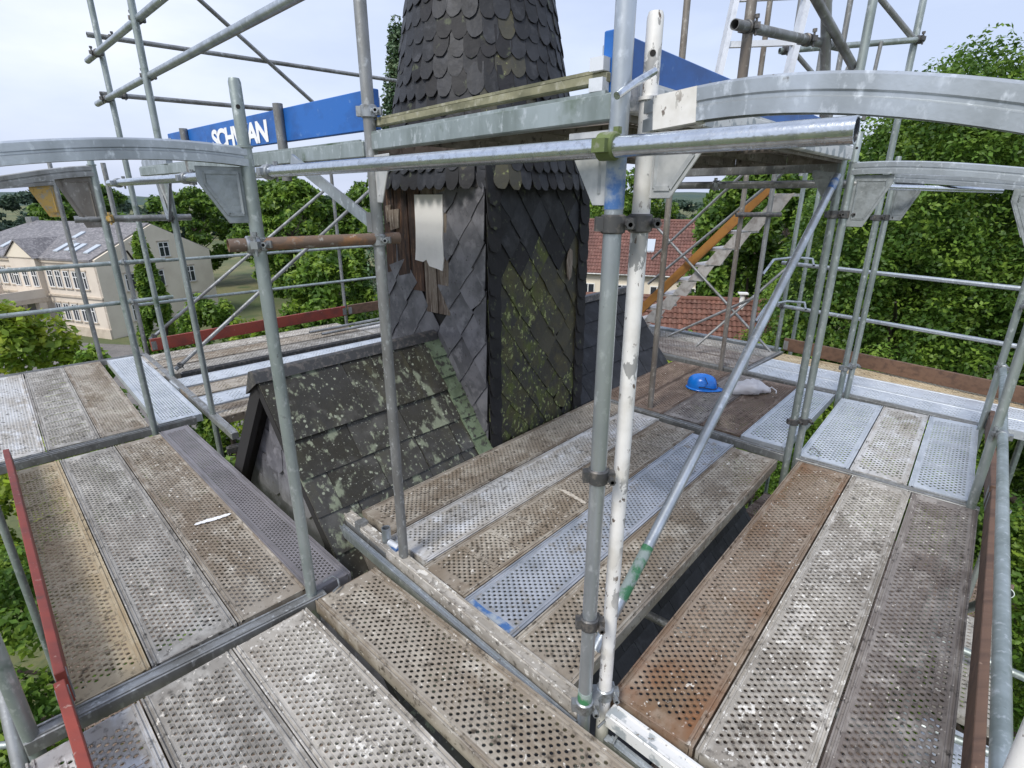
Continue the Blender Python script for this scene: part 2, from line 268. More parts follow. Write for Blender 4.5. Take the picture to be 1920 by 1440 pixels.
# ------------------------------------------------------------------ pale villa on the left
def villa():
    A = math.atan2(.348, -.938)                       # along the long facade, away from the near corner
    t = thing('villa', 'long pale two storey villa with grey slate roof and cream gable end', 'house', (-47, 61.4, GROUND), A)
    # local frame: +x along the facade (leftwards), -y ... gable runs along local -y rotated; facade outer side is +y
    Lh, D, E, RZ = 29., 15.2, 9.1, 12.7
    # facade plane y=0 (outside y>0), gable plane x=0 (outside x<0), house body at y<0
    MB().box((Lh / 2, -D / 2, E / 2), (Lh, D, E)).obj('wall', PALEP, t)
    g = MB().add([(-.04, 0, 0), (-.04, -D, 0), (-.04, -D, E), (-.04, -D / 2, RZ), (-.04, 0, E), (.3, 0, 0), (.3, -D, 0), (.3, -D, E), (.3, -D / 2, RZ - .05), (.3, 0, E)],
                 [(0, 1, 2, 3, 4), (9, 8, 7, 6, 5), (0, 4, 9, 5), (4, 3, 8, 9), (3, 2, 7, 8), (2, 1, 6, 7)]).obj('gable_wall', CREAM, t)
    b = .35
    roof = MB().add([(.3, b, E + .02), (Lh + b, b, E + .02), (Lh - 7, -D / 2, RZ + .15), (.3, -D / 2, RZ + .15), (.3, -D - b, E + .02), (Lh + b, -D - b, E + .02),
                     (.3, b, E - .2), (Lh + b, b, E - .2), (Lh + b, -D - b, E - .2), (.3, -D - b, E - .2)],
                    [(0, 3, 2, 1), (3, 4, 5, 2), (1, 2, 5), (0, 1, 7, 6), (1, 5, 8, 7), (5, 4, 9, 8), (0, 6, 9, 4, 3)]).obj('roof', ROOFG, t)
    sl = (RZ - E) / (D / 2 + b)
    for x, q, w, l in ((2.4, .25, .8, 1.7), (4.9, .26, .8, 1.7), (6.2, .28, .8, 1.5), (7.8, .26, .8, 1.7), (8.6, .6, .8, 1.3), (15.4, .3, .8, 1.6), (16.8, .3, .8, 1.6), (18.6, .3, .8, 1.6)):
        yy = b - q * (D / 2 + b); zz = E + .02 + q * (RZ - E + .1)
        s_ = MB().add([(x + i * w / 2, yy + j * l / 2, zz - j * l / 2 * sl + k) for k in (.03, .16) for i, j in ((-1, -1), (1, -1), (1, 1), (-1, 1))],
                      [(0, 1, 2, 3), (7, 6, 5, 4), (0, 4, 5, 1), (1, 5, 6, 2), (2, 6, 7, 3), (3, 7, 4, 0)]).obj('skylight', SKYL, roof)
    for x in (7.2, 7.6): MB().box((x, -2.8, E + 1.5), (.35, .35, .6)).obj('vent', WINF, roof)
    MB().box((22.5, -D / 2, RZ - .1), (1.3, .9, 1.4)).obj('chimney', GALVD, roof)
    MB().box((Lh / 2, .12, E - .35), (Lh + .1, .24, .3)).obj('cornice', TRIM, t); MB().box((Lh / 2, .09, 4.75), (Lh + .1, .18, .22)).obj('string_course', TRIM, t)
    MB().box((Lh / 2, .1, .55), (Lh + .1, .2, 1.1)).obj('plinth', TRIM, t)
    def window(x, z, w, h, face='f'):
        if face == 'f': M = Matrix.Translation((x, .03, z))
        else: M = Matrix.Translation((-.06, x, z)) @ Matrix.Rotation(R(90), 4, 'Z')
        o = MB()
        for dx in (-w / 2, 0, w / 2): o.box((dx, .03, 0), (.09, .08, h))
        for dz in (-h / 2, h * .18, h / 2): o.box((0, .031, dz), (w + .09, .075, .08))
        f = o.obj('window', WINF, t); f.matrix_local = M
        MB().box((0, 0, 0), (w - .02, .03, h - .02)).obj('pane', GLASS, f)
        MB().box((0, .06, -h / 2 - .12), (w + .4, .16, .1)).obj('sill', TRIM, f)
        MB().box((0, .04, h / 2 + .18), (w + .36, .1, .16)).obj('lintel', TRIM, f)
    for x in (2.5, 3.8): window(x, 6.7, .95, 1.9); window(x, 2.8, .95, 1.9)
    for x in (5.4, 6.9, 8.3, 15.6, 17.2, 18.8, 20.8, 23, 25.2, 27.2): window(x, 6.7, .9, 1.9); window(x, 2.8, .9, 1.9)
    for y in (-5.2, -8.6): window(y, 9.6, 1.3, 1.7, 'g')
    for y in (-3.6, -7.2, -11.6): window(y, 6.2, 1.3, 1.9, 'g'); window(y, 2.6, 1.3, 1.9, 'g')
    # central bay with pediment
    bx, bw = 11.9, 4.8
    MB().box((bx, .3, E / 2), (bw, .6, E)).obj('centre_bay', PALEP, t)
    MB().add([(bx - bw / 2 - .2, .75, E), (bx + bw / 2 + .2, .75, E), (bx, .75, E + 1.9), (bx - bw / 2 - .2, .2, E), (bx + bw / 2 + .2, .2, E), (bx, .2, E + 1.9)],
             [(0, 1, 2), (5, 4, 3), (0, 2, 5, 3), (2, 1, 4, 5), (1, 0, 3, 4)]).obj('pediment', CREAM, t)
    MB().add([(bx - bw / 2 - .5, .9, E - .05), (bx, .9, E + 2.1), (bx + bw / 2 + .5, .9, E - .05), (bx - bw / 2 - .5, -4.2, E + .1), (bx, -5.6, E + 2.1), (bx + bw / 2 + .5, -4.2, E + .1),
              (bx - bw / 2 - .5, .9, E - .2), (bx, .9, E + 1.92), (bx + bw / 2 + .5, .9, E - .2)], [(0, 3, 4, 1), (1, 4, 5, 2), (0, 1, 7, 6), (1, 2, 8, 7)]).obj('bay_roof', ROOFG, t)
    for x in (bx - 1.7, bx, bx + 1.7): 
        o = MB()
        for dx in (-.45, 0, .45): o.box((dx, .03, 0), (.08, .08, 1.9))
        for dz in (-.95, .3, .95): o.box((0, .031, dz), (.98, .075, .08))
        f = o.obj('window', WINF, t); f.location = (x, .62, 6.7); MB().box((0, 0, 0), (.88, .03, 1.88)).obj('pane', GLASS, f)
    # porch with balcony
    MB().box((bx + 1.2, 3.0, 4.3), (8.4, 4.8, .5)).obj('porch_slab', TRIM, t)
    pr_ = MB()
    for x, y, dx, dy in ((bx + 1.2, 5.2, 8.2, .2), (bx - 2.8, 2.9, .2, 4.4), (bx + 5.2, 2.9, .2, 4.4)): pr_.box((x, y, 5.05), (dx, dy, 1.0))
    pr_.obj('balustrade', PALEP, t)
    for x in (bx - 2.5, bx + 4.9):
        for y in (1.2, 4.9): MB().box((x, y, 2.05), (.8, .8, 4.1)).obj('pillar', PALEP, t)
    MB().box((bx, .66, 1.9), (2.4, .1, 3.6)).obj('door', GLASS, t)
villa()

# ------------------------------------------------------------------ red tiled houses on the right
def tiled_plane(p0, px, py, pw, ph):
    """pantiles on the parallelogram p0 + a*px + b*py as one mesh (px along eave, py up the slope)"""
    p0, px, py = map(Vector, (p0, px, py)); nx = int(px.length / pw); ny = int(py.length / ph); ex, ey = px.normalized(), py.normalized(); en = ex.cross(ey)
    V, F = [], []
    prof = [(0, .0), (.18, .035), (.4, .05), (.62, .035), (.8, 0), (1.0, -.012)]
    for j in range(ny):
        for i in range(nx):
            b = len(V); jz = random.uniform(-.008, .012); o = p0 + ex * (i * px.length / nx) + ey * (j * py.length / ny)
            for lift, up in ((.05, 0), (.0, ph * 1.12)):
                for u, z in prof: V.append(o + ex * u * pw + ey * up + en * (z * pw * 4 + lift + jz))
            for q in range(len(prof) - 1): F.append((b + q, b + q + 1, b + 6 + q + 1, b + 6 + q))
            F.append((b, b + 1, b + 2, b + 3, b + 4, b + 5))
    return pymesh('tiles', V, F)
def red_house(name, label, a, b, depth, ridge_z, eave_z, wallm, tilem, pw, ph, extras):
    a, b = Vector((*a, 0)), Vector((*b, 0)); ex = (b - a).normalized(); ey = Vector((-ex.y, ex.x, 0))      # a-b: near eave, left to right; ey points away
    t = thing(name, label, 'house', (a.x, a.y, GROUND), math.atan2(ex.y, ex.x)); L = (b - a).length; ez, rz = eave_z - GROUND, ridge_z - GROUND
    w = MB().add([(0.25, .3, 0), (L - .25, .3, 0), (L - .25, 2 * depth - .3, 0), (.25, 2 * depth - .3, 0), (.25, .3, ez), (L - .25, .3, ez), (L - .25, 2 * depth - .3, ez), (.25, 2 * depth - .3, ez), (.25, depth, rz - .25), (L - .25, depth, rz - .25)],
                 [(0, 1, 5, 4), (1, 2, 6, 9, 5), (2, 3, 7, 6), (3, 0, 4, 8, 7)]); w.obj('wall', wallm, t)
    r = obj('roof', tiled_plane((0, 0, ez), (L, 0, 0), (0, depth, rz - ez), pw, ph), tilem, t); r['kind'] = 'stuff'
    MB().add([(0, 0, ez - .06), (L, 0, ez - .06), (L, depth, rz - .06), (0, depth, rz - .06), (0, 2 * depth, ez - .06), (L, 2 * depth, ez - .06)], [(0, 1, 2, 3), (3, 2, 5, 4)]).obj('roof_back', tilem, t)
    MB().tube([(0, depth, rz + .02), (L, depth, rz + .02)], .13, 8).obj('ridge_cap', tilem, t)
    MB().tube([(0, -.06, ez - .04), (L, -.06, ez - .04)], .07, 8).obj('gutter', GALVD, t)
    extras(t, L, depth, ez, rz); return t
def ex1(t, L, D, ez, rz):
    for f, u in ((.06, .35), (.62, .5)):
        sl = (rz - ez) / D; x, y = L * f, D * u; z = ez + u * (rz - ez)
        MB().add([(x + i * .4, y + j * .5, z + j * .5 * sl + k) for k in (.06, .2) for i, j in ((-1, -1), (1, -1), (1, 1), (-1, 1))], [(0, 1, 2, 3), (7, 6, 5, 4), (0, 4, 5, 1), (1, 5, 6, 2), (2, 6, 7, 3), (3, 7, 4, 0)]).obj('skylight', SKYL, t)
    for x in (2.2, 5, 7.8, 10.2):
        f = MB().box((0, 0, .6), (1.1, .06, .08)).box((0, 0, -.6), (1.1, .06, .08)).box((-.52, 0, 0), (.07, .055, 1.2)).box((.52, 0, 0), (.07, .055, 1.2)).box((0, 0, 0), (.07, .055, 1.2)).obj('window', WINF, t, loc=(x, .27, ez - 1.5))
        MB().box((0, .015, 0), (1.0, .02, 1.15)).obj('pane', GLASS, f)
def ex2(t, L, D, ez, rz):
    MB().tube([(L * .83, D * .9, rz - .6), (L * .83, D * .9, rz + .35)], .12, 10).obj('vent_pipe', WINF, t)
    MB().box((L * .83, D * .9, rz + .4), (.4, .4, .06)).obj('vent_cap', WINF, t)
red_house('house', 'cream house with faded red tile roof beyond the orange stair', (4.2, 45.5), (14.6, 42), 4.6, -.1, -4.1, CREAM, REDF, .24, .36, ex1)
red_house('low_house', 'near red pantile roof below the orange stair', (1.4, 22.9), (11.4, 20.6), 3.6, -2.7, -5.4, CREAM, REDT, .21, .3, ex2)

# ------------------------------------------------------------------ trees
def crown_mesh(seed, n, leaf, shape, clumps, spread=.5, droop=0., w=.55):
    """many small leaf faces gathered in clumps; unit crown: radius 1, height 0..1"""
    rng = np.random.default_rng(seed); cc = []
    while len(cc) < clumps:
        z = rng.uniform(0.0, 1); rmax = shape(z); a = rng.uniform(0, 2 * math.pi); r = rmax * math.sqrt(rng.uniform(.3, 1))
        cc.append((r * math.cos(a), r * math.sin(a), z))
    cc = np.array(cc); sz = rng.uniform(.45, 1.25, clumps) * spread
    k = rng.choice(clumps, n, p=sz ** 2 / np.sum(sz ** 2)); d = rng.normal(size=(n, 3)); d /= np.linalg.norm(d, axis=1)[:, None]
    rad = rng.uniform(.25, 1, n) ** .5
    p = cc[k] + d * (rad * sz[k])[:, None] * np.array([1, 1, .42]); p[:, 2] -= droop * np.hypot(p[:, 0], p[:, 1])
    nr = d * .6 + rng.normal(size=(n, 3)) * .6 + np.array([0, 0, .55]); nr /= np.linalg.norm(nr, axis=1)[:, None]
    t1 = np.cross(nr, rng.normal(size=(n, 3))); t1 /= np.linalg.norm(t1, axis=1)[:, None]; t2 = np.cross(nr, t1)
    return p, t1, t2, rng.uniform(.6, 1.35, n) * leaf, w
def realise(name, c, R_, H_):
    p, t1, t2, s, w = c; p = p * np.array([R_, R_, H_]); n = len(p); s = s[:, None]
    V = np.stack([p - t1 * s, p + t2 * s * w, p + t1 * s, p - t2 * s * w], 1).reshape(-1, 3)
    return npmesh(name, V, np.arange(4 * n).reshape(n, 4), 4)
oval = lambda z: math.sqrt(max(0, 1 - (2 * z - 1) ** 2)) * (1.05 - .25 * z)
dome = lambda z: math.sqrt(max(0.02, 1 - z ** 2.2)) * min(1, .35 + 2.2 * z)
cone = lambda z: (1 - z) * .95 + .05
bush = lambda z: math.sqrt(max(0.02, 1 - z * z))
CR = {}
def crown(kind, R_, H_, leaf, n, clumps, seed):
    key = (kind, R_, H_, leaf, n, seed)
    if key not in CR:
        shp = dict(oval=oval, dome=dome, cone=cone, bush=bush)[kind]
        CR[key] = realise('crown', crown_mesh(seed, n, leaf, shp, clumps, dict(oval=.165, dome=.17, cone=.11, bush=.22)[kind], .12 if kind == 'cone' else 0), R_, H_)
    return CR[key]
def trunk_mesh(H, r, base, seed, limbs=7, spread=2.):
    rnd = random.Random(seed); mb = MB(); n = 6
    pts = [(rnd.uniform(-.12, .12) * i, rnd.uniform(-.12, .12) * i, H * i / n) for i in range(n + 1)]
    mb.tube(pts, r, 8, rr=[r * (1.25 if i == 0 else 1 - .13 * i) for i in range(n + 1)])
    for i in range(limbs):
        k = rnd.uniform(.4, .92); z = H * k; j = int(k * n); b = Vector(pts[j]); b.z = z; a = rnd.uniform(0, 6.28); l = spread * rnd.uniform(.55, 1)
        m = b + Vector((math.cos(a) * l * .5, math.sin(a) * l * .5, l * .3)); e_ = b + Vector((math.cos(a) * l, math.sin(a) * l, l * .75))
        mb.tube([b, m, e_], r * .3, 6, rr=[r * .38, r * .26, r * .08])
    return mb.mesh('trunk', smooth=True)
def tree(name, label, x, y, top, R_, Hc, kind, m, leaf, n, clumps, seed, group=None, cat='tree', rz=None):
    """top: height of the crown's tip above deck level; Hc: crown height; stands on the ground"""
    t = thing(name, label, cat, (x, y, GROUND), rz if rz is not None else (seed * 1.7) % 6.28, group)
    H = top - GROUND; cb = H - Hc
    th = cb + Hc * (.95 if kind == 'cone' else .6)
    obj('trunk', trunk_mesh(th, max(.07, H * .018), cb, seed, 0 if kind == 'cone' else 9, R_ * .75), BARK, t)
    obj('crown', crown(kind, R_, Hc, leaf, n, clumps, seed), m, t, (0, 0, cb)); return t
tree('broad_tree', 'tall dense green tree behind the right guard rails, tallest at the skyline', 12.0, 15.5, 4.6, 4.6, 15.5, 'oval', LEAFD, .066, 150000, 330, 11)
tree('broad_tree', 'leafy mid green tree at far right edge, nearest of the right wood', 14.0, 12.0, 2.6, 4.6, 15.5, 'oval', LEAFD, .066, 150000, 330, 11, rz=2.4)
tree('broad_tree', 'mid green tree filling the gap left of the paired right posts', 13.4, 20.5, 2.6, 4.6, 15.5, 'oval', LEAF, .066, 150000, 330, 11, rz=4.1)
tree('broad_tree', 'dark green tree whose crown tops show above the long right rail', 17.0, 18.5, 5.2, 4.6, 15.5, 'oval', LEAFD, .066, 150000, 330, 11, rz=5.3)
tree('broad_tree', 'small green tree just behind the brown toe board', 8.0, 11.0, -1.8, 2.4, 10.5, 'oval', LEAF, .046, 90000, 210, 15)
tree('broad_tree', 'low green tree below the right platform edge, seen between lower rails', 8.4, 6.8, -2.8, 2.4, 10.5, 'oval', LEAF, .046, 90000, 210, 15, rz=3.3)
tree('conifer', 'feathery light green conifer deep below the right edge', 5.4, 3.9, -4.6, 1.9, 9, 'cone', LEAF, .038, 80000, 380, 17)
tree('conifer', 'dark conifer top under the right corner posts', 7.6, 4.4, -3.4, 1.9, 9, 'cone', LEAFD, .038, 80000, 380, 17, rz=1.2)
tree('broad_tree', 'dark green tree behind the orange stair, right of the red roofs', 15.6, 36, 3.2, 4.9, 16, 'oval', LEAFD, .22, 30000, 150, 19)
tree('broad_tree', 'pale green tree seen through the top of the orange stair', 14.0, 66, 4.2, 7, 16, 'oval', LEAF, .22, 26000, 140, 20)
tree('broad_tree', 'green tree behind the red roofs beside the slate shaft', 2.5, 54, 3.4, 6.5, 15, 'oval', LEAF, .3, 22000, 130, 21)
tree('broad_tree', 'dark tree farther back behind the stair', 22, 50, 4.6, 7.0, 17, 'oval', LEAFD, .28, 24000, 130, 22)
tree('shrub', 'yellow green bush top in front of the near red roof', 5.3, 15.2, -2.1, 1.25, 4.5, 'bush', LEAFY, .085, 9000, 60, 23, None, 'shrub')
tree('shrub', 'small green bush behind the corner of the brown deck', 8.6, 16.5, -2.2, 1.5, 6, 'bush', LEAF, .09, 9000, 60, 24, None, 'shrub')
tree('spruce', 'tall blue green spruce rising left of the spire', -5.0, 27, 8.6, 3.4, 17, 'cone', NEEDLE, .1, 26000, 420, 25)
tree('broad_tree', 'bright green tree left of the slate shaft, behind the red toe board', -7.6, 23, -.4, 2.9, 10.5, 'oval', LEAF, .13, 26000, 130, 26)
tree('broad_tree', 'conical green tree standing before the villa gable', -21.2, 31.5, -.4, 2.3, 12.5, 'cone', LEAF, .15, 20000, 170, 27)
tree('broad_tree', 'rounded green tree in front of the cream gable wall', -15.6, 27, -3.2, 2.3, 9.5, 'oval', LEAF, .12, 20000, 110, 28)
tree('shrub', 'yellow green bush with loose leaves at the far left deck edge', -14.6, 15.3, -1.6, 2.5, 9, 'bush', LEAFY, .12, 20000, 90, 29, None, 'shrub')
tree('shrub', 'small bush left of the villa drive by the deck corner', -10.9, 13.4, -2.2, .85, 5, 'bush', LEAF, .08, 8000, 50, 30, None, 'shrub')
tree('shrub', 'bright yellow green hedge bush behind the left end of the red toe board', -10.6, 21.5, -3.2, 1.9, 8, 'bush', LEAFY, .1, 14000, 80, 31, None, 'shrub')
tree('shrub', 'light green bush in the middle behind the red toe board', -8.4, 19, -3.0, 1.6, 8, 'bush', LEAF, .1, 12000, 70, 32, None, 'shrub')
tree('broad_tree', 'green tree below the left toe board', -11.6, 9.8, -6.0, 4.6, 7.5, 'dome', LEAF, .09, 40000, 170, 33)
tree('broad_tree', 'dark green tree far below the bottom left corner', -5.0, 2.6, -8.2, 3.4, 5.5, 'dome', LEAFD, .09, 36000, 150, 35)
tree('broad_tree', 'dark green tree in the gap left of the small slate roof', -4.4, 8.2, -2.6, 2.0, 9, 'oval', LEAFD, .08, 22000, 120, 34)
far = [(-70, 92, 4.0, 9, 15, 'oval', LEAFD, 'dark round tree behind the left end of the villa'), (-60, 104, 3.0, 9, 14, 'oval', LEAFD, 'dark tree behind the villa roof ridge'),
       (-88, 82, -1.5, 8, 12, 'oval', LEAF, 'green tree at the far left edge beside the villa'), (-38, 95, 4.5, 9.5, 17, 'oval', LEAFD, 'tall dark tree right of the villa gable'),
       (-30, 78, 3.2, 7.5, 15, 'oval', LEAF, 'green tree just right of the villa gable'), (-46, 110, 5, 9, 17, 'oval', LEAF, 'light green tree above the villa gable peak'),
       (-24, 100, 5.2, 9, 17, 'oval', LEAFD, 'dark tree behind the rusty tube'), (-16, 88, 5, 8, 16, 'oval', LEAF, 'green tree behind the left strut'),
       (-9, 70, 4.2, 6.5, 15, 'oval', LEAFD, 'dark tree left of the slate shaft'), (-19, 58, -2.2, 4.5, 10, 'oval', LEAF, 'small green tree on the lawn'),
       (14, 82, 5, 9, 17, 'oval', LEAFD, 'far dark tree behind the cream house'), (30, 62, 7, 9, 18, 'oval', LEAFD, 'far dark tree right of the cream house'), (24, 34, 6, 7, 17, 'oval', LEAFD, 'dark tree deep in the right wood')]
for i, (x, y, top, R_, Hc, kind, m, lb) in enumerate(far):
    tree('broad_tree', lb, x, y, top, R_, Hc, kind, m, .42 if y > 60 else .3, 12000, 100, 40 + i % 4 if y > 60 else 50 + i, None)
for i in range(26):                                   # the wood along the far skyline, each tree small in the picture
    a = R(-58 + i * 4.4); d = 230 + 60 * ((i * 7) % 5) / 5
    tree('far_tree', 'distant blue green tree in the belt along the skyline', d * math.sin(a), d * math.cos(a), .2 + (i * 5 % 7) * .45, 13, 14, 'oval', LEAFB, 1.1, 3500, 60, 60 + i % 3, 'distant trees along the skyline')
# ------------------------------------------------------------------ church roof and slate turret
UA = R(48.5); TC = Vector((-.22, 4.47, 0)); HW = .56          # turret axis, half width; local x runs along the ridge, away to the right
ux, vx = Vector((math.cos(UA), math.sin(UA), 0)), Vector((-math.sin(UA), math.cos(UA), 0))
def clip_poly(poly, x0, x1, y0, y1):
    for ax, lim, sg in ((0, x0, 1), (0, x1, -1), (1, y0, 1), (1, y1, -1)):
        outp = []
        for i, p in enumerate(poly):
            q = poly[(i + 1) % len(poly)]; a, b = sg * (p[ax] - lim), sg * (q[ax] - lim)
            if a >= 0: outp.append(p)
            if a * b < 0:
                t = a / (a - b); outp.append((p[0] + t * (q[0] - p[0]), p[1] + t * (q[1] - p[1])))
        poly = outp
        if len(poly) < 3: return None
    return poly
def slate_mesh(poly, th, lo, hi, tilt):
    """thin slab in x (across) and z (up); y is outwards; lower edge stands proud"""
    c0, c1 = min(p[1] for p in poly), max(p[1] for p in poly); f = lambda z: lo + (hi - lo) * (z - c0) / max(1e-4, c1 - c0)
    n = len(poly); v = [(p[0], f(p[1]) + tilt * p[0], p[1]) for p in poly] + [(p[0], f(p[1]) + tilt * p[0] - th, p[1]) for p in poly]
    return pymesh('slate', v, [tuple(range(n)), tuple(reversed(range(n, 2 * n)))] + [(i, n + i, n + (i + 1) % n, (i + 1) % n) for i in range(n)])
RZ, RS, RX0, RX1 = .77, 1.36, -HW - 1.36, 2.35                 # ridge height, slope (fall per run), ends of the ridge
def church():
    t = thing('church_roof', 'small steep slate roof with lichen, gable end towards the left platform', 'roof', (TC.x, TC.y, 0), UA)
    run = 5.2; zb = RZ - RS * run
    MB().add([(RX0 + .03, 0, RZ - .05), (RX1 - .03, 0, RZ - .05), (RX1 - .03, -run, zb), (RX0 + .03, -run, zb), (RX1 - .03, run, zb), (RX0 + .03, run, zb)], [(3, 2, 1, 0), (0, 1, 4, 5)]).obj('roof_boarding', CORE, t)
    # gable wall (towards the left) hung with pale slates
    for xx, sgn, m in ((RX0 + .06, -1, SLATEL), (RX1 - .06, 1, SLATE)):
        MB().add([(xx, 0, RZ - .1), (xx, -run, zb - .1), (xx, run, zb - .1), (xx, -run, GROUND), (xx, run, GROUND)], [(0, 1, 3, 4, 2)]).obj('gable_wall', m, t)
    for yy in (-run, run): MB().add([(RX0 + .1, yy, zb - .1), (RX1 - .1, yy, zb - .1), (RX1 - .1, yy, GROUND), (RX0 + .1, yy, GROUND)], [(0, 1, 2, 3)]).obj('side_wall', TRIM, t)
    ln = math.hypot(1, RS); rnd = random.Random(3)
    # slope towards the camera (local -y): courses of slates
    P = lambda x, s, h: (x, -s / ln - h * RS / ln, RZ - s * RS / ln + h / ln)
    course, s, row = .235, .42, 0
    def slab(x0, x1, s0, s1, m, h0=.008, h1=.022, nm='slate'):
        j = lambda a=.006: rnd.uniform(-a, a)
        d0, d1 = j(), j(); z0, z1 = j(.004), j(.004)
        v = [P(x0, s0, h0), P(x1, s0, h0), P(x1 + j(), s1 + d1, h1 + z1), P(x0 + j(), s1 + d0, h1 + z0)] + [P(x0, s0, h0 - .012), P(x1, s0, h0 - .012), P(x1, s1 + d1, h1 + z1 - .009), P(x0, s1 + d0, h1 + z0 - .009)]
        return obj(nm, pymesh(nm, v, [(3, 2, 1, 0), (4, 5, 6, 7), (2, 3, 7, 6), (1, 2, 6, 5), (3, 0, 4, 7), (0, 1, 5, 4)]), m, t)
    x = RX0 - .04                                       # tall ridge course
    for w in (.55, .48, .5):
        x1 = min(x + w, -HW - .14); slab(x, x1 - .004, -.0, .44, SLATER, .014, .034); x = x1
    for row in range(9):
        s0 = .44 + row * course; x = RX0 - .04 - (.15 if row % 2 else 0); lim = -HW - .14 + min(.0, 0)
        while x < (lim if s0 < 1.05 else RX1):
            w = rnd.uniform(.26, .34) if row else .4; x1 = min(x + w, lim if s0 < 1.05 else RX1)
            if x1 - max(x, RX0 - .04) > .05: slab(max(x, RX0 - .04), x1 - .005, s0 - .05, s0 + course, SLATER)
            x = x1
    for i in range(7):                                  # algae-covered soaker slates along the shaft
        slab(-HW - .15, -HW - .01, i * .17 - .02, i * .17 + .18, ALGAE, .022, .036)
    x = HW + .02                                        # slope right of the shaft
    for row in range(5):
        x = HW + .01 - (.15 if row % 2 else 0); s0 = row * .24
        while x < RX1:
            x1 = min(x + .36, RX1)
            if x1 > HW + .05: slab(max(x, HW + .01), x1 - .005, s0 - .05 if row else 0, s0 + .25, SLATE)
            x = x1
    st = MB()                                           # rest of the slope, deep under the decks and on the far side
    for row in range(9, 26):
        s0 = .44 + row * course; x = RX0 - (.15 if row % 2 else 0)
        while x < RX1:
            x1 = min(x + .3, RX1); a = [P(max(x, RX0), s0 - .05, .008), P(x1 - .005, s0 - .05, .008), P(x1 - .005, s0 + course, .022), P(max(x, RX0), s0 + course, .022)]
            st.add(a + [(p[0], p[1], p[2] - .01) for p in a], [(3, 2, 1, 0), (2, 3, 7, 6), (1, 2, 6, 5), (3, 0, 4, 7)]); x = x1
    for row in range(16):
        s0 = row * .3; x = RX0
        while x < RX1:
            x1 = min(x + .32, RX1); a = [P(x, s0, .008), P(x1 - .005, s0, .008), P(x1 - .005, s0 + .32, .022), P(x, s0 + .32, .022)]
            a = [(p[0], -p[1], p[2]) for p in a]; st.add(a + [(p[0], p[1], p[2] - .01) for p in a], [(0, 1, 2, 3), (6, 7, 3, 2), (5, 6, 2, 1), (7, 4, 0, 3)]); x = x1
    o = st.obj('lower_slates', SLATE, t); o['kind'] = 'stuff'
    for a, b in ((RX0 - .06, -HW - .02), (HW + .02, RX1 + .04)):      # lead ridge capping
        MB().add([(a, .13, RZ - .13 * RS + .05), (a, .04, RZ + .035), (a, 0, RZ + .05), (a, -.03, RZ + .04), (a, -.05, RZ - .05 * RS + .05), (b, .13, RZ - .13 * RS + .05), (b, .04, RZ + .035), (b, 0, RZ + .05), (b, -.03, RZ + .04), (b, -.05, RZ - .05 * RS + .05)],
                 [(i, i + 1, i + 6, i + 5) for i in range(4)] + [(4, 3, 2, 1, 0), (5, 6, 7, 8, 9)]).obj('ridge_capping', DARKM, t)
    for sg in (1, -1):                                  # verge boards on the near gable
        MB().bar((RX0 - .02, 0, RZ - .05), (RX0 - .02, sg * 2.6, RZ - .05 - 2.6 * RS), .04, .1 if sg > 0 else .06).obj('verge_board', CORE, t)
    for i in range(9):                                  # slates on the gable
        for k in range(-7, 8):
            z = RZ - .34 - i * .2; y = k * .21 + (.105 if i % 2 else 0)
            if abs(y) < (RZ - .12 - z) / RS - .13:
                me = slate_mesh([(-.11, .12), (.11, .12), (.11, -.1), (.06, -.14), (-.06, -.14), (-.11, -.1)], .008, .03, .008, rnd.uniform(-.04, .04))
                obj('slate', me, SLATEL, t, (RX0 + .06, y, z), (0, 0, R(90)))
    return t
church()

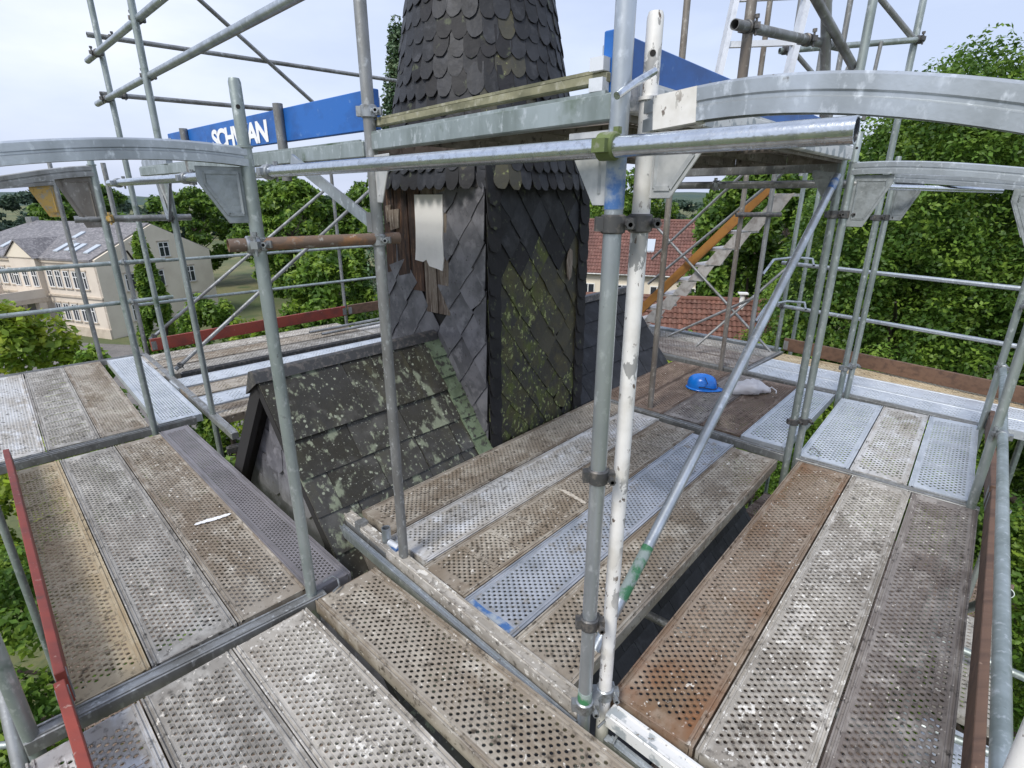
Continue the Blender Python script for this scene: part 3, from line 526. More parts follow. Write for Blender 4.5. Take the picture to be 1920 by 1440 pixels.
def turret():
    t = thing('slate_turret', 'dark slate turret with diamond slated shaft and fish scale spire', 'turret', (TC.x, TC.y, 0), UA)
    MB().box((0, 0, -.6), (2 * HW - .02, 2 * HW - .02, 5.0)).obj('shaft_boarding', CORE, t)
    rnd = random.Random(5)
    # face frames: origin at the near corner (-HW,-HW); left face runs along +y (normal -x), right face along +x (normal -y)
    def face_slates(left, a, b, z0, z1, m, skip):
        W_ = 2 * HW; row = 0; z = z0
        M = (Matrix.Translation((-HW, -HW, 0)) @ Matrix.Rotation(R(90), 4, 'Z')) if left else (Matrix.Translation((-HW, -HW, 0)))
        sgn = 1 if left else -1
        while z < z1:
            off = a if row % 2 else 0; k = -1
            while k * 2 * a + off < W_ + a:
                cx = k * 2 * a + off; k += 1
                if skip and skip(cx, z): continue
                j = lambda s_=.012: rnd.uniform(-s_, s_)
                g = 1.06
                poly = [(cx + j(), z - b * g + j()), (cx + a * g * .55 + j(.006), z - b * g * .42 + j(.006)), (cx + a * g + j(), z + j()), (cx + j(), z + b * g), (cx - a * g + j(), z + j()), (cx - a * g * .5 + j(.006), z - b * g * .5 + j(.006))]
                if rnd.random() < .12: poly[0] = (poly[0][0] + j(.03), poly[0][1] + .035)
                p2 = clip_poly(poly, .004, W_ - .004, -9, 9)
                if not p2: continue
                mx_ = sum(p[0] for p in p2) / len(p2); mz_ = sum(p[1] for p in p2) / len(p2)
                me = slate_mesh([(p[0] - mx_, p[1] - mz_) for p in p2], .006, .022 + j(.004), .004 + row % 2 * .003, j(.03))
                if left:
                    me.transform(Matrix.Rotation(0, 4, 'Z'))
                    for v in me.vertices: v.co = (-v.co.y, v.co.x, v.co.z)      # outwards = -x
                    me.update(); me.flip_normals() if False else None
                    obj('slate', me, m(rnd, cx, z), t, (-HW, -HW + mx_, mz_))
                else:
                    for v in me.vertices: v.co = (v.co.x, -v.co.y, v.co.z)      # outwards = -y
                    me.update(); me.flip_normals(); obj('slate', me, m(rnd, cx, z), t, (-HW + mx_, -HW, mz_))
            z += b; row += 1
    sk = lambda x, z: (.42 < x < .78 and z > 1.14) or (x >= .64 and z > 1.2 and not (.95 < x and z < 1.45)) or (.42 < x < .66 and z > .98)
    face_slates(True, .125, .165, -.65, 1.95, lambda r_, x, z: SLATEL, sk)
    face_slates(False, .112, .135, -.65, 1.95, lambda r_, x, z: (SLATE if r_.random() < .5 else SLATEB) if z > 1.42 + r_.uniform(-.15, .15) else (SLATEM if x < .45 + r_.uniform(0, .3) or z < .35 else SLATEO), None)  # upper rows darker: shade under the eave put into the slate colour
    # hip slates running up the corners of the right face
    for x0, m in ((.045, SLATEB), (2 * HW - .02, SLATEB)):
        for i in range(17):
            z = -.55 + i * .148
            me = slate_mesh([(-.055, .16), (.055, .16), (.06, -.02), (.045, -.075), (0, -.095), (-.045, -.075), (-.06, -.02)], .008, .048, .022, rnd.uniform(-.05, .05))
            for v in me.vertices: v.co = (v.co.x, -v.co.y, v.co.z)
            me.update(); me.flip_normals(); obj('hip_slate', me, m, t, (-HW + x0, -HW, z), (0, rnd.uniform(-.03, .03), 0))
    # rotten boards where slates are missing, and the white patch
    for y0, w, za, zb, m in ((.37, .13, .95, 1.9, GREYW), (.505, .14, .95, 1.9, GREYW), (.65, .15, 1.1, 1.9, ROTW), (.805, .16, 1.12, 1.9, ROTW), (.97, .14, 1.18, 1.9, ROTW)):
        me = MB().box((0, 0, (za + zb) / 2), (.02, w - .008, zb - za)).mesh('board'); me.transform(Matrix.Translation((0, 0, -1.4))); obj('board', bevel(me, .004), m, t, (-HW - .004, -HW + y0 + w / 2, 1.4))
    for y0, z0, w, h in ((.95, 1.62, .12, .16), (1.02, 1.66, .07, .14)):
        me = slate_mesh([(-w / 2, h / 2), (w / 2, h / 2 - .01), (w / 2 - .01, -h / 2), (-w / 2 + .015, -h / 2 + .02)], .012, .02, .015, .05)
        for v in me.vertices: v.co = (-v.co.y, v.co.x, v.co.z)
        obj('splinter', me, GREYW, t, (-HW - .012, -HW + y0, z0))
    pp = [(.395, 1.80), (.70, 1.80), (.705, 1.55), (.715, 1.42), (.73, 1.335), (.64, 1.325), (.60, 1.345), (.57, 1.30), (.47, 1.285), (.425, 1.275), (.405, 1.36), (.41, 1.5), (.398, 1.62)]
    me = MB().prism([(p[0] - .56, p[1] - 1.54) for p in pp], (0, 0, 0), (0, 1, 0), (0, 0, 1), .008).mesh('patch_board'); obj('patch_board', me, PATCH, t, (-HW - .02, -HW + .56, 1.54))
    me = slate_mesh([(-.03, .08), (0, .12), (.03, .1), (.035, .02), (.02, -.1), (-.01, -.13), (-.035, -.08), (-.04, .03)], .006, .036, .032, 0)
    for v in me.vertices: v.co = (v.co.x, -v.co.y, v.co.z)
    me.flip_normals(); obj('bare_patch', me, GREYW, t, (HW - .2, -HW, 1.28))
    # spire: rounded square at the eave turning to a circle higher up
    prof = [(1.84, .70), (1.95, .685), (2.15, .665), (2.45, .635), (2.8, .575), (3.15, .505), (3.6, .42), (4.2, .33), (5.2, .2), (6.2, .06)]
    def rad(z, a):
        for (za, ra), (zb, rb) in zip(prof, prof[1:]):
            if z <= zb or zb == prof[-1][0]:
                f = (z - za) / (zb - za); r = ra + (rb - ra) * f; break
        q = max(0, 1 - (z - 1.84) / .75); sq = .5 - .5 * math.cos(4 * a)               # 1 on the diagonals
        return r * (1 - q * .07 + q * .2 * sq)
    core = MB(); n = 48; zz = [1.845 + i * .12 for i in range(37)]
    V = [((rad(z, 2 * math.pi * j / n) - .02) * math.cos(2 * math.pi * j / n), (rad(z, 2 * math.pi * j / n) - .02) * math.sin(2 * math.pi * j / n), z) for z in zz for j in range(n)]
    F = [(i * n + j, i * n + (j + 1) % n, (i + 1) * n + (j + 1) % n, (i + 1) * n + j) for i in range(len(zz) - 1) for j in range(n)] + [tuple(reversed(range(n)))]
    core.add(V, F); core.obj('spire_boarding', CORE, t)
    scale = [(-.5, .95), (.5, .95), (.5, -.3), (.46, -.55), (.36, -.78), (.2, -.92), (0, -.97), (-.2, -.92), (-.36, -.78), (-.46, -.55), (-.5, -.3)]
    protos = []
    for q in range(4):
        rr = random.Random(q); me = slate_mesh([(x * .106 + rr.uniform(-.003, .003), z * .1 + rr.uniform(-.004, .004)) for x, z in scale], .007, .019, .004, rr.uniform(-.06, .06)); protos.append(me)
    sv, sf = [], []; camv = Vector((0, 0, 1.78)); expo = .112; z = 1.925; row = 0; count = 0
    while z < 6.0:
        ravg = rad(z, .4); nn = max(8, round(2 * math.pi * ravg / .1)); dr = (rad(z + .06, .4) - rad(z - .06, .4)) / .12
        for j in range(nn):
            a = 2 * math.pi * (j + (.5 if row % 2 else 0)) / nn + rnd.uniform(-.012, .012); r = rad(z, a) - .012
            da = .04; tn = Vector((rad(z, a + da) * math.cos(a + da) - rad(z, a - da) * math.cos(a - da), rad(z, a + da) * math.sin(a + da) - rad(z, a - da) * math.sin(a - da), 0)).normalized()
            up = Vector((dr * math.cos(a), dr * math.sin(a), 1)).normalized(); outw = tn.cross(up).normalized(); tn = up.cross(outw) * -1 if False else tn
            # slate local x -> -tangent so that y (outwards) keeps handedness
            X = outw.cross(up); M = Matrix(((X.x, outw.x, up.x, r * math.cos(a)), (X.y, outw.y, up.y, r * math.sin(a)), (X.z, outw.z, up.z, z + rnd.uniform(-.006, .006)), (0, 0, 0, 1)))
            me = protos[rnd.randrange(4)]; wp = Matrix.Rotation(UA, 4, 'Z') @ M.translation + TC; wn_ = Matrix.Rotation(UA, 3, 'Z') @ outw
            if (camv - wp).normalized().dot(wn_) > -.08 and z < 3.35 and count < 298:
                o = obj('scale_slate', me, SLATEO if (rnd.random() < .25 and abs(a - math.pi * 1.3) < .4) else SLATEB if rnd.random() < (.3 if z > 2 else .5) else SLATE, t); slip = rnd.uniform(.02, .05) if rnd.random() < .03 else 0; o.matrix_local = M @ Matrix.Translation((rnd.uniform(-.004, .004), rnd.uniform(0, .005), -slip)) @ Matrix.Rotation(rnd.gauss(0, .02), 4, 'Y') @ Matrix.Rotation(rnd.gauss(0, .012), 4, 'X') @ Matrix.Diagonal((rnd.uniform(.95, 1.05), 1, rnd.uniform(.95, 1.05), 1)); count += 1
            else:
                b = len(sv); sv += [M @ v.co for v in me.vertices]; sf += [tuple(b + i for i in p.vertices) for p in me.polygons]
        z += expo; row += 1
    o = obj('spire_slates', pymesh('spire_slates', sv, sf), SLATE, t); o['kind'] = 'stuff'
turret()

# ------------------------------------------------------------------ scaffold decks
DK = {}
def deck_meshes(L, W_, pat):
    key = (L, W_, pat)
    if key in DK: return DK[key]
    px, py, rx, ry, n = dict(a=(.034, .0183, .0082, .0078, 8), b=(.034, .0183, .0082, .0078, 8), f=(.04, .03, .0075, .0115, 6), g=(.04, .03, .0075, .0115, 6), h=(.042, .021, .0135, .0082, 8), c=(.034, .0183, .0078, .0074, 8), d=(.027, .0165, .0085, .0085, 4))[pat]
    end, mg = .062, .036
    nx, ny = int((L - 2 * end) / px), int((W_ - 2 * mg) / py); px = (L - 2 * end) / nx; py = (W_ - 2 * mg) / ny
    V, T, Q = [], [], []
    ang = np.arange(n) * 2 * math.pi / n + math.pi / n
    nv = 0
    for j in range(ny):
        sh = .5 if j % 2 else 0.
        y0, y1 = mg + j * py, mg + (j + 1) * py
        xs = end + (np.arange(nx - (1 if sh else 0)) + sh) * px
        if pat == 'b': hole = (np.arange(len(xs)) % 6) != 5
        elif pat == 'g': hole = (np.arange(len(xs)) % 5) < 3
        else: hole = np.ones(len(xs), bool)
        for x, h in zip(xs, hole):
            c = [(x, y0, 0), (x + px, y0, 0), (x + px, y1, 0), (x, y1, 0)]
            if not h:
                zz = .003 if pat == 'b' else 0
                V += [(p[0], p[1], zz) for p in c]; Q.append((nv, nv + 1, nv + 2, nv + 3)); nv += 4; continue
            cx, cy = x + px / 2, (y0 + y1) / 2; dz = .0028 if pat == 'c' else -.0022
            V += c; V += [(cx + rx * math.cos(t), cy + ry * math.sin(t), dz) for t in ang]; V += [(cx + rx * .92 * math.cos(t), cy + ry * .92 * math.sin(t), -.006) for t in ang]
            hb = nv + 4; wb = hb + n
            if n == 8: grp = [(1, (7, 0)), (2, (1, 2)), (3, (3, 4)), (0, (5, 6))]
            if n == 8:
                # hole verts: angles 22.5+45k ; corner (x+px,y1)=2 lies at 45 deg between k=0 and k=1
                T += [(nv + 2, hb + 1, hb + 0), (nv + 3, hb + 3, hb + 2), (nv + 0, hb + 5, hb + 4), (nv + 1, hb + 7, hb + 6)]
                Q += [(nv + 1, nv + 2, hb + 0, hb + 7), (nv + 2, nv + 3, hb + 2, hb + 1), (nv + 3, nv + 0, hb + 4, hb + 3), (nv + 0, nv + 1, hb + 6, hb + 5)]
            elif n == 6:   # angles 30,90,150,210,270,330
                Q += [(nv + 1, nv + 2, hb + 0, hb + 5), (nv + 3, nv + 0, hb + 3, hb + 2)]
                T += [(nv + 2, hb + 1, hb + 0), (nv + 2, nv + 3, hb + 1), (nv + 3, hb + 2, hb + 1), (nv + 0, hb + 4, hb + 3), (nv + 0, nv + 1, hb + 4), (nv + 1, hb + 5, hb + 4)]
            else:          # angles 45,135,225,315
                Q += [(nv + 1, nv + 2, hb + 0, hb + 3), (nv + 2, nv + 3, hb + 1, hb + 0), (nv + 3, nv + 0, hb + 2, hb + 1), (nv + 0, nv + 1, hb + 3, hb + 2)]
            Q += [(hb + i, hb + (i + 1) % n, wb + (i + 1) % n, wb + i) for i in range(n)]
            nv += 4 + 2 * n
        if sh:
            for xa, xb in ((end, end + px / 2), (end + (nx - .5) * px, end + nx * px)):
                V += [(xa, y0, 0), (xb, y0, 0), (xb, y1, 0), (xa, y1, 0)]; Q.append((nv, nv + 1, nv + 2, nv + 3)); nv += 4
    for xa, xb, ya, yb in ((.006, end, .028, W_ - .028), (L - end, L - .006, .028, W_ - .028), (end, L - end, .028, mg), (end, L - end, W_ - mg, W_ - .028)):
        V += [(xa, ya, 0), (xb, ya, 0), (xb, yb, 0), (xa, yb, 0)]; Q.append((nv, nv + 1, nv + 2, nv + 3)); nv += 4
    top = pymesh('perforated_top', V, T + Q)
    f = MB(); pr = [(0, -.066), (0, .0025), (.006, .0025), (.0075, -.004), (.0145, -.004), (.016, .0025), (.022, .0025), (.024, -.001), (.029, -.001), (.029, -.01), (.012, -.012), (.012, -.066)]
    k = len(pr)
    for mir in (0, 1):
        pts = [(W_ - y if mir else y, z) for y, z in pr]
        v = [(x, y, z) for x in (0, L) for y, z in pts]; ff = [(i, i + 1, k + i + 1, k + i) for i in range(k - 1)] + [tuple(range(k)), tuple(reversed(range(k, 2 * k)))]
        if not mir: ff = [tuple(reversed(q)) for q in ff]
        f.add(v, ff)
    for x in (.003, L - .003): f.box((x, W_ / 2, -.033), (.006, W_ - .03, .065))
    for x in (L * .33, L * .66): f.box((x, W_ / 2, -.03), (.03, W_ - .03, .03))
    fr = f.mesh('plank_frame'); DK[key] = (fr, top); return DK[key]
def plank(label, org, ang, off, L, m, pat='a', W_=.325, z=0., group=None, roll=0, fm=None, name='deck_plank'):
    """org: plan point on the edge line, ang: direction of the plank (deg), off: sideways offset to the RIGHT of that line of the plank's left edge"""
    fr, top = deck_meshes(L, W_, pat); a = R(ang); rx, ry = math.sin(a), -math.cos(a)
    # local y is to the left of the direction, so the origin is the plank's right edge
    px, py = org[0] + rx * (off + W_), org[1] + ry * (off + W_)
    o = obj(name, fr, fm or m, None, (px, py, z + random.uniform(-.002, .003)), (random.uniform(-.004, .004) + roll, 0, a + random.uniform(-.0025, .0025)))
    tag(o, label, 'deck plank', group); obj('perforated_top', top, m, o); return o
G4 = K['galv']
P = .331
# left bay, nearest (planks run away to the left); edge line = inner edge, planks to its left -> negative offsets
LA = 135.2; o1 = (-.985, 2.125)
plank('brown perforated plank with a white paint stripe, beside the mauve plank', o1, LA, -.325, 2.54, K['brown'])
plank('grey speckled middle plank of the left bay', o1, LA, -.325 - P, 2.54, K['grey'])
plank('tan plank with cross ribs beside the long red toe board', o1, LA, -.325 - P - .278, 2.54, K['tan'], 'b', .272)
plank('narrow mauve grey plank with fine holes beside the small slate roof', (-.95, 2.07), 135.4, .0, 2.62, K['purple'], 'd', .205, .012)
# left bay, farther
o7 = (-2.985, 4.055); A7 = 133.6
plank('grey brown plank of the far left bay next to the galvanised one', o7, A7, -.33, 2.54, K['brown'])
plank('brown middle plank of the far left bay', o7, A7, -.33 - P, 2.54, K['grey'], 'b')
plank('dirty silver outermost plank of the far left bay', o7, A7, -.33 - 2 * P, 2.54, K['silver'])
plank('clean pale galvanised plank at the left corner by the mid posts', (-2.96, 4.08), A7, .03, 2.54, G4, 'h')
# front bay under the camera (planks run towards the lower right)
o0 = (-.93, 2.0); A0 = -43.2
plank('clean silver perforated plank at the bottom left corner', o0, A0, .02 + 2 * P, 2.54, K['silver'], 'b')
plank('dirty grey plank with stamped holes at the bottom left', o0, A0, .02 + P, 2.54, K['grey'], 'c')
plank('pinkish light plank bottom centre left of the dark gap', o0, A0, .02, 2.54, K['light'], 'c')
plank('long brown speckled plank running to the bottom centre', (-.70, 2.27), -42.6, .0, 2.6, K['brown'])
# centre platform beside the turret
o2 = (-.90, 2.785); A2 = 48.3
for i, (m, pt, lb) in enumerate(((K['brown'], 'a', 'brown plank running along the foot of the slate turret'), (K['silver'], 'a', 'pale silver plank second from the slate turret'),
        (K['brown'], 'b', 'brown ribbed plank in the middle of the centre platform'), (K['blue'], 'a', 'blue grey plank with a blue painted end'), (K['brown'], 'a', 'speckled brown plank at the right edge of the centre platform'))):
    plank(lb, (o2[0] - .045 * i * .665, o2[1] - .045 * i * .747), A2, i * .333, 2.54, m, pt)
# deck behind it with helmet and bag (laid out from its right edge)
o3 = (2.055, 3.655); A3 = 47.9
for i, (m, lb) in enumerate(((G4, 'pale galvanised plank behind the paired right posts'), (K['choc'], 'rusty brown plank under the white plastic bag'), (K['dark'], 'dark grey brown plank between helmet and bag'),
        (K['choc'], 'dark brown plank under the blue helmet'), (K['choc'], 'dark red brown plank left of the blue helmet'))):
    plank(lb, o3, A3, -.325 - i * .333, 1.55, m, 'h' if m is G4 else 'a')
# right bay, nearest
o4 = (.375, 1.535); A4 = 48.7
for i, (m, lb) in enumerate(((K['rust'], 'rusty orange brown plank beside the white post'), (K['light'], 'whitish speckled plank in the middle of the right bay'), (K['dark'], 'dark brown plank beside the brown right toe board'))):
    plank(lb, o4, A4, i * .334, 2.54, m)
# right bay, farther
o5 = (2.09, 3.53); A5 = 49.3
for i, (m, lb) in enumerate(((G4, 'pale galvanised plank right of the paired posts'), (K['silver'], 'dirty silver plank in the middle of the far right bay'), (G4, 'bright galvanised plank at the outer edge of the far right bay'))):
    plank(lb, o5, A5, i * .334, 1.55, m, 'h')
# far right bay along the brown toe board
o6 = (2.56, 5.54); A6 = -46.3
for i, (m, pt, lb) in enumerate(((G4, 'g', 'bright galvanised slotted plank at the front of the back right bay'), (G4, 'g', 'galvanised slotted plank in the middle of the back right bay'), (K['tan'], 'f', 'tan slotted plank against the brown back toe board'))):
    plank(lb, o6, A6, -.325 - i * .333, 2.54, m, pt)
# back deck right of the turret
o9 = (2.5, 5.6); A9 = 133.7
for i, (m, lb) in enumerate(((K['dark'], 'dark plank at the front of the back deck behind the helmet'), (K['dark'], 'dark wet plank in the middle of the back deck behind the helmet'), (K['grey'], 'grey plank at the rear of the back deck behind the helmet'))):
    plank(lb, o9, A9, i * .333, 2.54, m, 'f')
# back left bay behind the turret
o8 = (-2.24, 3.95); A8 = 45.6
q8 = [(K['brown'], 'f', 'tan slotted plank nearest the roof gable in the back left bay'), (G4, 'g', 'galvanised slotted plank second in the back left bay'), (K['brown'], 'g', 'brown slotted plank third in the back left bay'),
      (G4, 'g', 'bright galvanised slotted plank beside the dark gap in the back left bay'), (K['grey'], 'f', 'grey brown slotted plank beyond the dark gap in the back left bay'), (K['brown'], 'f', 'brown slotted plank one in from the red back toe board')]
of = [-.70, -1.06, -1.42, -1.80, -2.32, -2.68]
for (m, pt, lb), d in zip(q8, of): plank(lb, o8, A8, d, 2.54, m, pt)
plank('tan slotted plank against the red back toe board', o8, A8, -3.03, 2.54, K['light'], 'f')
for d, m in ((-2.68, K['silver']), (-2.32, K['grey']), (-1.80, G4)):
    plank({-2.68: 'silver slotted plank at the rear left behind the turret', -2.32: 'grey slotted plank behind the turret, second from the rear', -1.80: 'galvanised slotted plank just behind the turret'}[d], (o8[0] + 2.58 * math.cos(R(A8)), o8[1] + 2.58 * math.sin(R(A8))), A8, d, 2.54, m, 'f')
# upper level: right platform over the centre bay, left platform by the lettered board
for i in range(3): plank(['underside plank of the upper right platform, nearest the spire', 'underside plank of the upper right platform, middle one', 'underside plank of the upper right platform, outer edge'][i],
                         (-.42, 2.28), 48.3, .02 + i * .325, 2.5, K['dark'], 'a', z=2.04)
for i in range(2): plank(['upper left platform plank behind the blue lettered board', 'upper left platform plank beside the spire'][i], (-.5, 2.5), 137.3, .02 + i * .325, 2.5, K['choc'], 'f', z=2.02)
# lower level, glimpsed past the edges
for i in range(2): plank(['pale lower slotted plank below the bottom right corner, inner one', 'pale lower slotted plank below the bottom right corner, outer one'][i], (1.95, 1.45), 48.7, -.15 + i * .334, 2.04, G4, 'g', z=-2.0)
plank('brown lower plank end right of the brown toe board', (2.52, 2.45), 48.7, .02, 1.05, K['grey'], 'f', z=-1.1)
LOWSHADE = K['choc']  # under-deck shade put into the colour, so the holes above read dark
for i in range(4): plank('added lower plank behind the holes of the right bay', o4, A4, -.3 + i * .334, 2.54, LOWSHADE, 'f', z=-2.0, group='added lower right planks')  # unseen planks, added to darken the view through the deck holes
for (og, an, f0, nn, L_, lb, gr) in ((o5, A5, -.1, 3, 2.54, 'added lower plank behind the holes of the far right bay', 'added lower far right planks'), (o6, A6, -1.2, 4, 2.54, 'added lower plank behind the holes of the back right bay', 'added lower back right planks'), (o7, A7, -.95, 4, 2.54, 'added lower plank behind the holes of the far left bay', 'added lower far left planks'),
                                (o8, A8, -3.0, 7, 2.54, 'added lower plank behind the holes of the back left bay', 'added lower back left planks'), (o9, A9, .1, 3, 2.54, 'added lower plank behind the holes of the back deck', 'added lower back planks')):
    for i in range(nn): plank(lb, og, an, f0 + i * .334, L_, LOWSHADE, 'f', z=-2.0, group=gr)  # added, otherwise unseen planks that darken the holes of these bays
for i in range(4): plank('lower deck plank below the left bay', o1, LA, .0 - i * P, 2.54, LOWSHADE, 'f', z=-2.0, group='lower left deck planks')
for i in range(5): plank('lower deck plank under the front bay', o0, A0, -.5 + i * P, 2.54, LOWSHADE, 'f', z=-2.0, group='lower front deck planks')
# ------------------------------------------------------------------ scaffold tubes, frames and couplers
TR = .0242
def coupler(parent, p, axis, m=COUP, other=None, r=TR):
    """half-coupler clamped round a tube at p (axis = tube direction), bolt and flap on the side; a second half where another tube crosses"""
    p, d = Vector(p), Vector(axis).normalized(); up = Vector((0, 0, 1)) if abs(d.z) < .9 else Vector((0, -1, 0)); a = d.cross(up).normalized(); b = a.cross(d).normalized()
    c = MB()
    for hf in ([(p, d, a, b)] + ([(Vector(other[0]), Vector(other[1]).normalized(), None, None)] if other else [])):
        q, dd = hf[0], hf[1]; u2 = Vector((0, 0, 1)) if abs(dd.z) < .9 else Vector((0, -1, 0)); aa = dd.cross(u2).normalized(); bb = aa.cross(dd).normalized()
        c.tube([q - dd * .024, q - dd * .02, q + dd * .02, q + dd * .024], r + .008, 14, rr=[r + .003, r + .008, r + .008, r + .003])
        c.box(q + aa * (r + .014), (.026, .026, .026)); c.tube([q + aa * (r + .012) - bb * .04, q + aa * (r + .012) + bb * .046], .006, 8)
        c.tube([q + aa * (r + .012) + bb * .03, q + aa * (r + .012) + bb * .046], .0115, 6); c.bar(q - aa * (r + .012) - dd * .018, q - aa * (r + .012) + dd * .018, .02, .03)
    if other: c.bar(p, other[0], .03, .03)
    o = c.obj('coupler', m, parent)
    if parent is not None: o.matrix_parent_inverse = parent.matrix_basis.inverted()
    return o
def local(o, parent): o.matrix_parent_inverse = parent.matrix_basis.inverted(); return o
def tube(label, p, q, m=GALV, r=TR, cl=(), cat='scaffold tube', name='scaffold_tube', group=None, mid=None, hollow=.86, rings=()):
    p, q = Vector(p), Vector(q); base = p if p.z <= q.z else q
    pts = [p] + [Vector(x) for x in (mid or [])] + [q]
    mb = MB().tube([x - base for x in pts], r, 14, hollow); o = mb.obj(name, m, None, loc=base); tag(o, label, cat, group)
    for c in cl:                      # (fraction or point, material[, crossing point, crossing axis])
        pt = p.lerp(q, c[0]) if isinstance(c[0], (int, float)) else Vector(c[0])
        coupler(o, pt, q - p, c[1], (c[2], c[3]) if len(c) > 2 else None, r)
    for f0, f1, mm in rings:
        a, b = p.lerp(q, f0) - base, p.lerp(q, f1) - base; MB().tube([a, b], r + .0012, 14).obj('paint_band', mm, o)
    return o
def frame(label, pi, po, zb=-14., m=GALV, mt=None, mg=PLATED, ztop=2.0, spig=2.15, bow=None, gus='both', th=.07, spig2=None, group=None, gp_=(.24, .3)):
    """scaffold frame: inner post, outer post, transom at head height, pressed gusset plates, spigots"""
    t = thing('portal_scaffold', label, 'scaffold frame', (pi[0], pi[1], zb), 0, group); mt = mt or m
    T_ = lambda x, y, z: Vector((x - pi[0], y - pi[1], z - zb))
    d = Vector((po[0] - pi[0], po[1] - pi[1], 0)); L = d.length; d.normalize()
    zi = bow[0][1] if bow else ztop - .035; zo = bow[-1][1] if bow else ztop - .035
    MB().tube([T_(*pi, zb), T_(*pi, zi + th / 2 + .004)], TR, 16).obj('post', m, t); MB().tube([T_(*po, zb), T_(*po, zo + th / 2 + .004)], TR, 16).obj('post', m, t)
    for pp, zz, sp in ((pi, zi, spig), (po, zo, spig2 or spig)):
        if sp > zz + .06: 
            s_ = MB().tube([T_(*pp, zz), T_(*pp, sp - .012), T_(*pp, sp)], .0205, 16, rr=[.0205, .0205, .017]).tube([T_(*pp, zz + th / 2), T_(*pp, zz + th / 2 + .008)], .029, 16); s_.obj('spigot', m, t)
            hd = Vector((-pp[0], -pp[1], 0)).normalized()
            if hd.length: MB().tube([T_(*pp, sp - .09) + hd * .0200, T_(*pp, sp - .09) + hd * .0212], .0075, 10).obj('pin_hole', CORE, t)
    # transom: U-channel profile following the bow
    bw = bow or [(0, ztop - .035), (L, ztop - .035)]
    if len(bw) > 2:
        xs, zs = np.array([b_[0] for b_ in bw]), np.array([b_[1] for b_ in bw]); co = np.polyfit(xs, zs, min(4, len(bw) - 1)); bw = [(x_, float(np.polyval(co, x_))) for x_ in np.linspace(xs[0], xs[-1], 25)]
    pts = [T_(pi[0] + d.x * s_, pi[1] + d.y * s_, z) for s_, z in bw]; n = Vector((-d.y, d.x, 0)); w = .024
    prof = [(-w, -th / 2), (-w, -th * .12), (-w + .004, -th * .07), (-w + .004, th * .02), (-w, th * .07), (-w, th / 2 - .006), (-w + .006, th / 2), (w - .006, th / 2), (w, th / 2 - .006), (w, th * .07), (w - .004, th * .02), (w - .004, -th * .07), (w, -th * .12), (w, -th / 2), (w - .008, -th / 2), (w - .008, th / 2 - .012), (-w + .008, th / 2 - .012), (-w + .008, -th / 2)]
    k = len(prof); v = [p + n * a + Vector((0, 0, b)) for p in pts for a, b in prof]
    f = [(i * k + j, (i + 1) * k + j, (i + 1) * k + (j + 1) % k, i * k + (j + 1) % k) for i in range(len(pts) - 1) for j in range(k)]
    tm = MB().add(v, f); me = tm.mesh('transom'); bm = bmesh.new(); bm.from_mesh(me); bmesh.ops.recalc_face_normals(bm, faces=bm.faces); bm.to_mesh(me); bm.free(); me.polygons.foreach_set('use_smooth', [True] * len(me.polygons)); me.set_sharp_from_angle(angle=R(25))
    obj('transom', me, mt, t)
    gw, gh = gp_
    for pp, sg, zz in ((pi, 1, zi), (po, -1, zo)):
        if gus != 'both' and gus != ('inner' if sg > 0 else 'outer'): continue
        z0 = zz - th / 2 - .002
        poly = [(0, 0), (gw, 0), (gw, -.05), (gw * .45, -gh), (0, -gh)]
        g = MB().prism(poly, T_(*pp, z0) + d * sg * .022, d * sg, Vector((0, 0, 1)), .005); me = g.mesh('gusset_plate'); bm = bmesh.new(); bm.from_mesh(me); bmesh.ops.recalc_face_normals(bm, faces=bm.faces); bm.to_mesh(me); bm.free()
        go = obj('gusset_plate', bevel(me, .0015), mg, t)
        rb = MB()                                           # pressed ribs on the plate
        for q in range(len(poly)):
            a, b = Vector(poly[q]) * .74 + Vector((gw * .1, -gh * .1)), Vector(poly[(q + 1) % len(poly)]) * .74 + Vector((gw * .1, -gh * .1)); o_ = T_(*pp, z0) + d * sg * .022
            rb.bar(o_ + d * sg * a.x + Vector((0, 0, a.y)), o_ + d * sg * b.x + Vector((0, 0, b.y)), .012, .012)
        rb.obj('rib', mg, go)
    return t

# left frames
f1 = frame('near left frame with tall grey post and channel transom crossing the left top', (-.95, 2.07), (-1.68, 1.36), bow=[(0, 1.915), (.18, 1.928), (.36, 1.922), (.55, 1.91), (.66, 1.892), (1.02, 1.83)], spig=2.165, gus='inner', gp_=(.15, .19), th=.062, m=GALVG, mt=GALV)
frame('second left frame with brownish transom and gusset behind the top left rail', (-2.92, 4.01), (-3.64, 3.28), bow=[(0, 1.955), (.25, 1.925), (.5, 1.875), (1.02, 1.8)], spig=2.06, m=GALVG, mt=GALVD, mg=BROWNST, gp_=(.2, .34))
frame('far left frame with yellow marked gusset at the left deck edge', (-4.84, 6.05), (-5.58, 5.33), bow=[(0, 1.94), (.5, 1.89), (1.0, 1.84)], spig=2.13, m=GALVD, mg=YELC, gp_=(.2, .32))
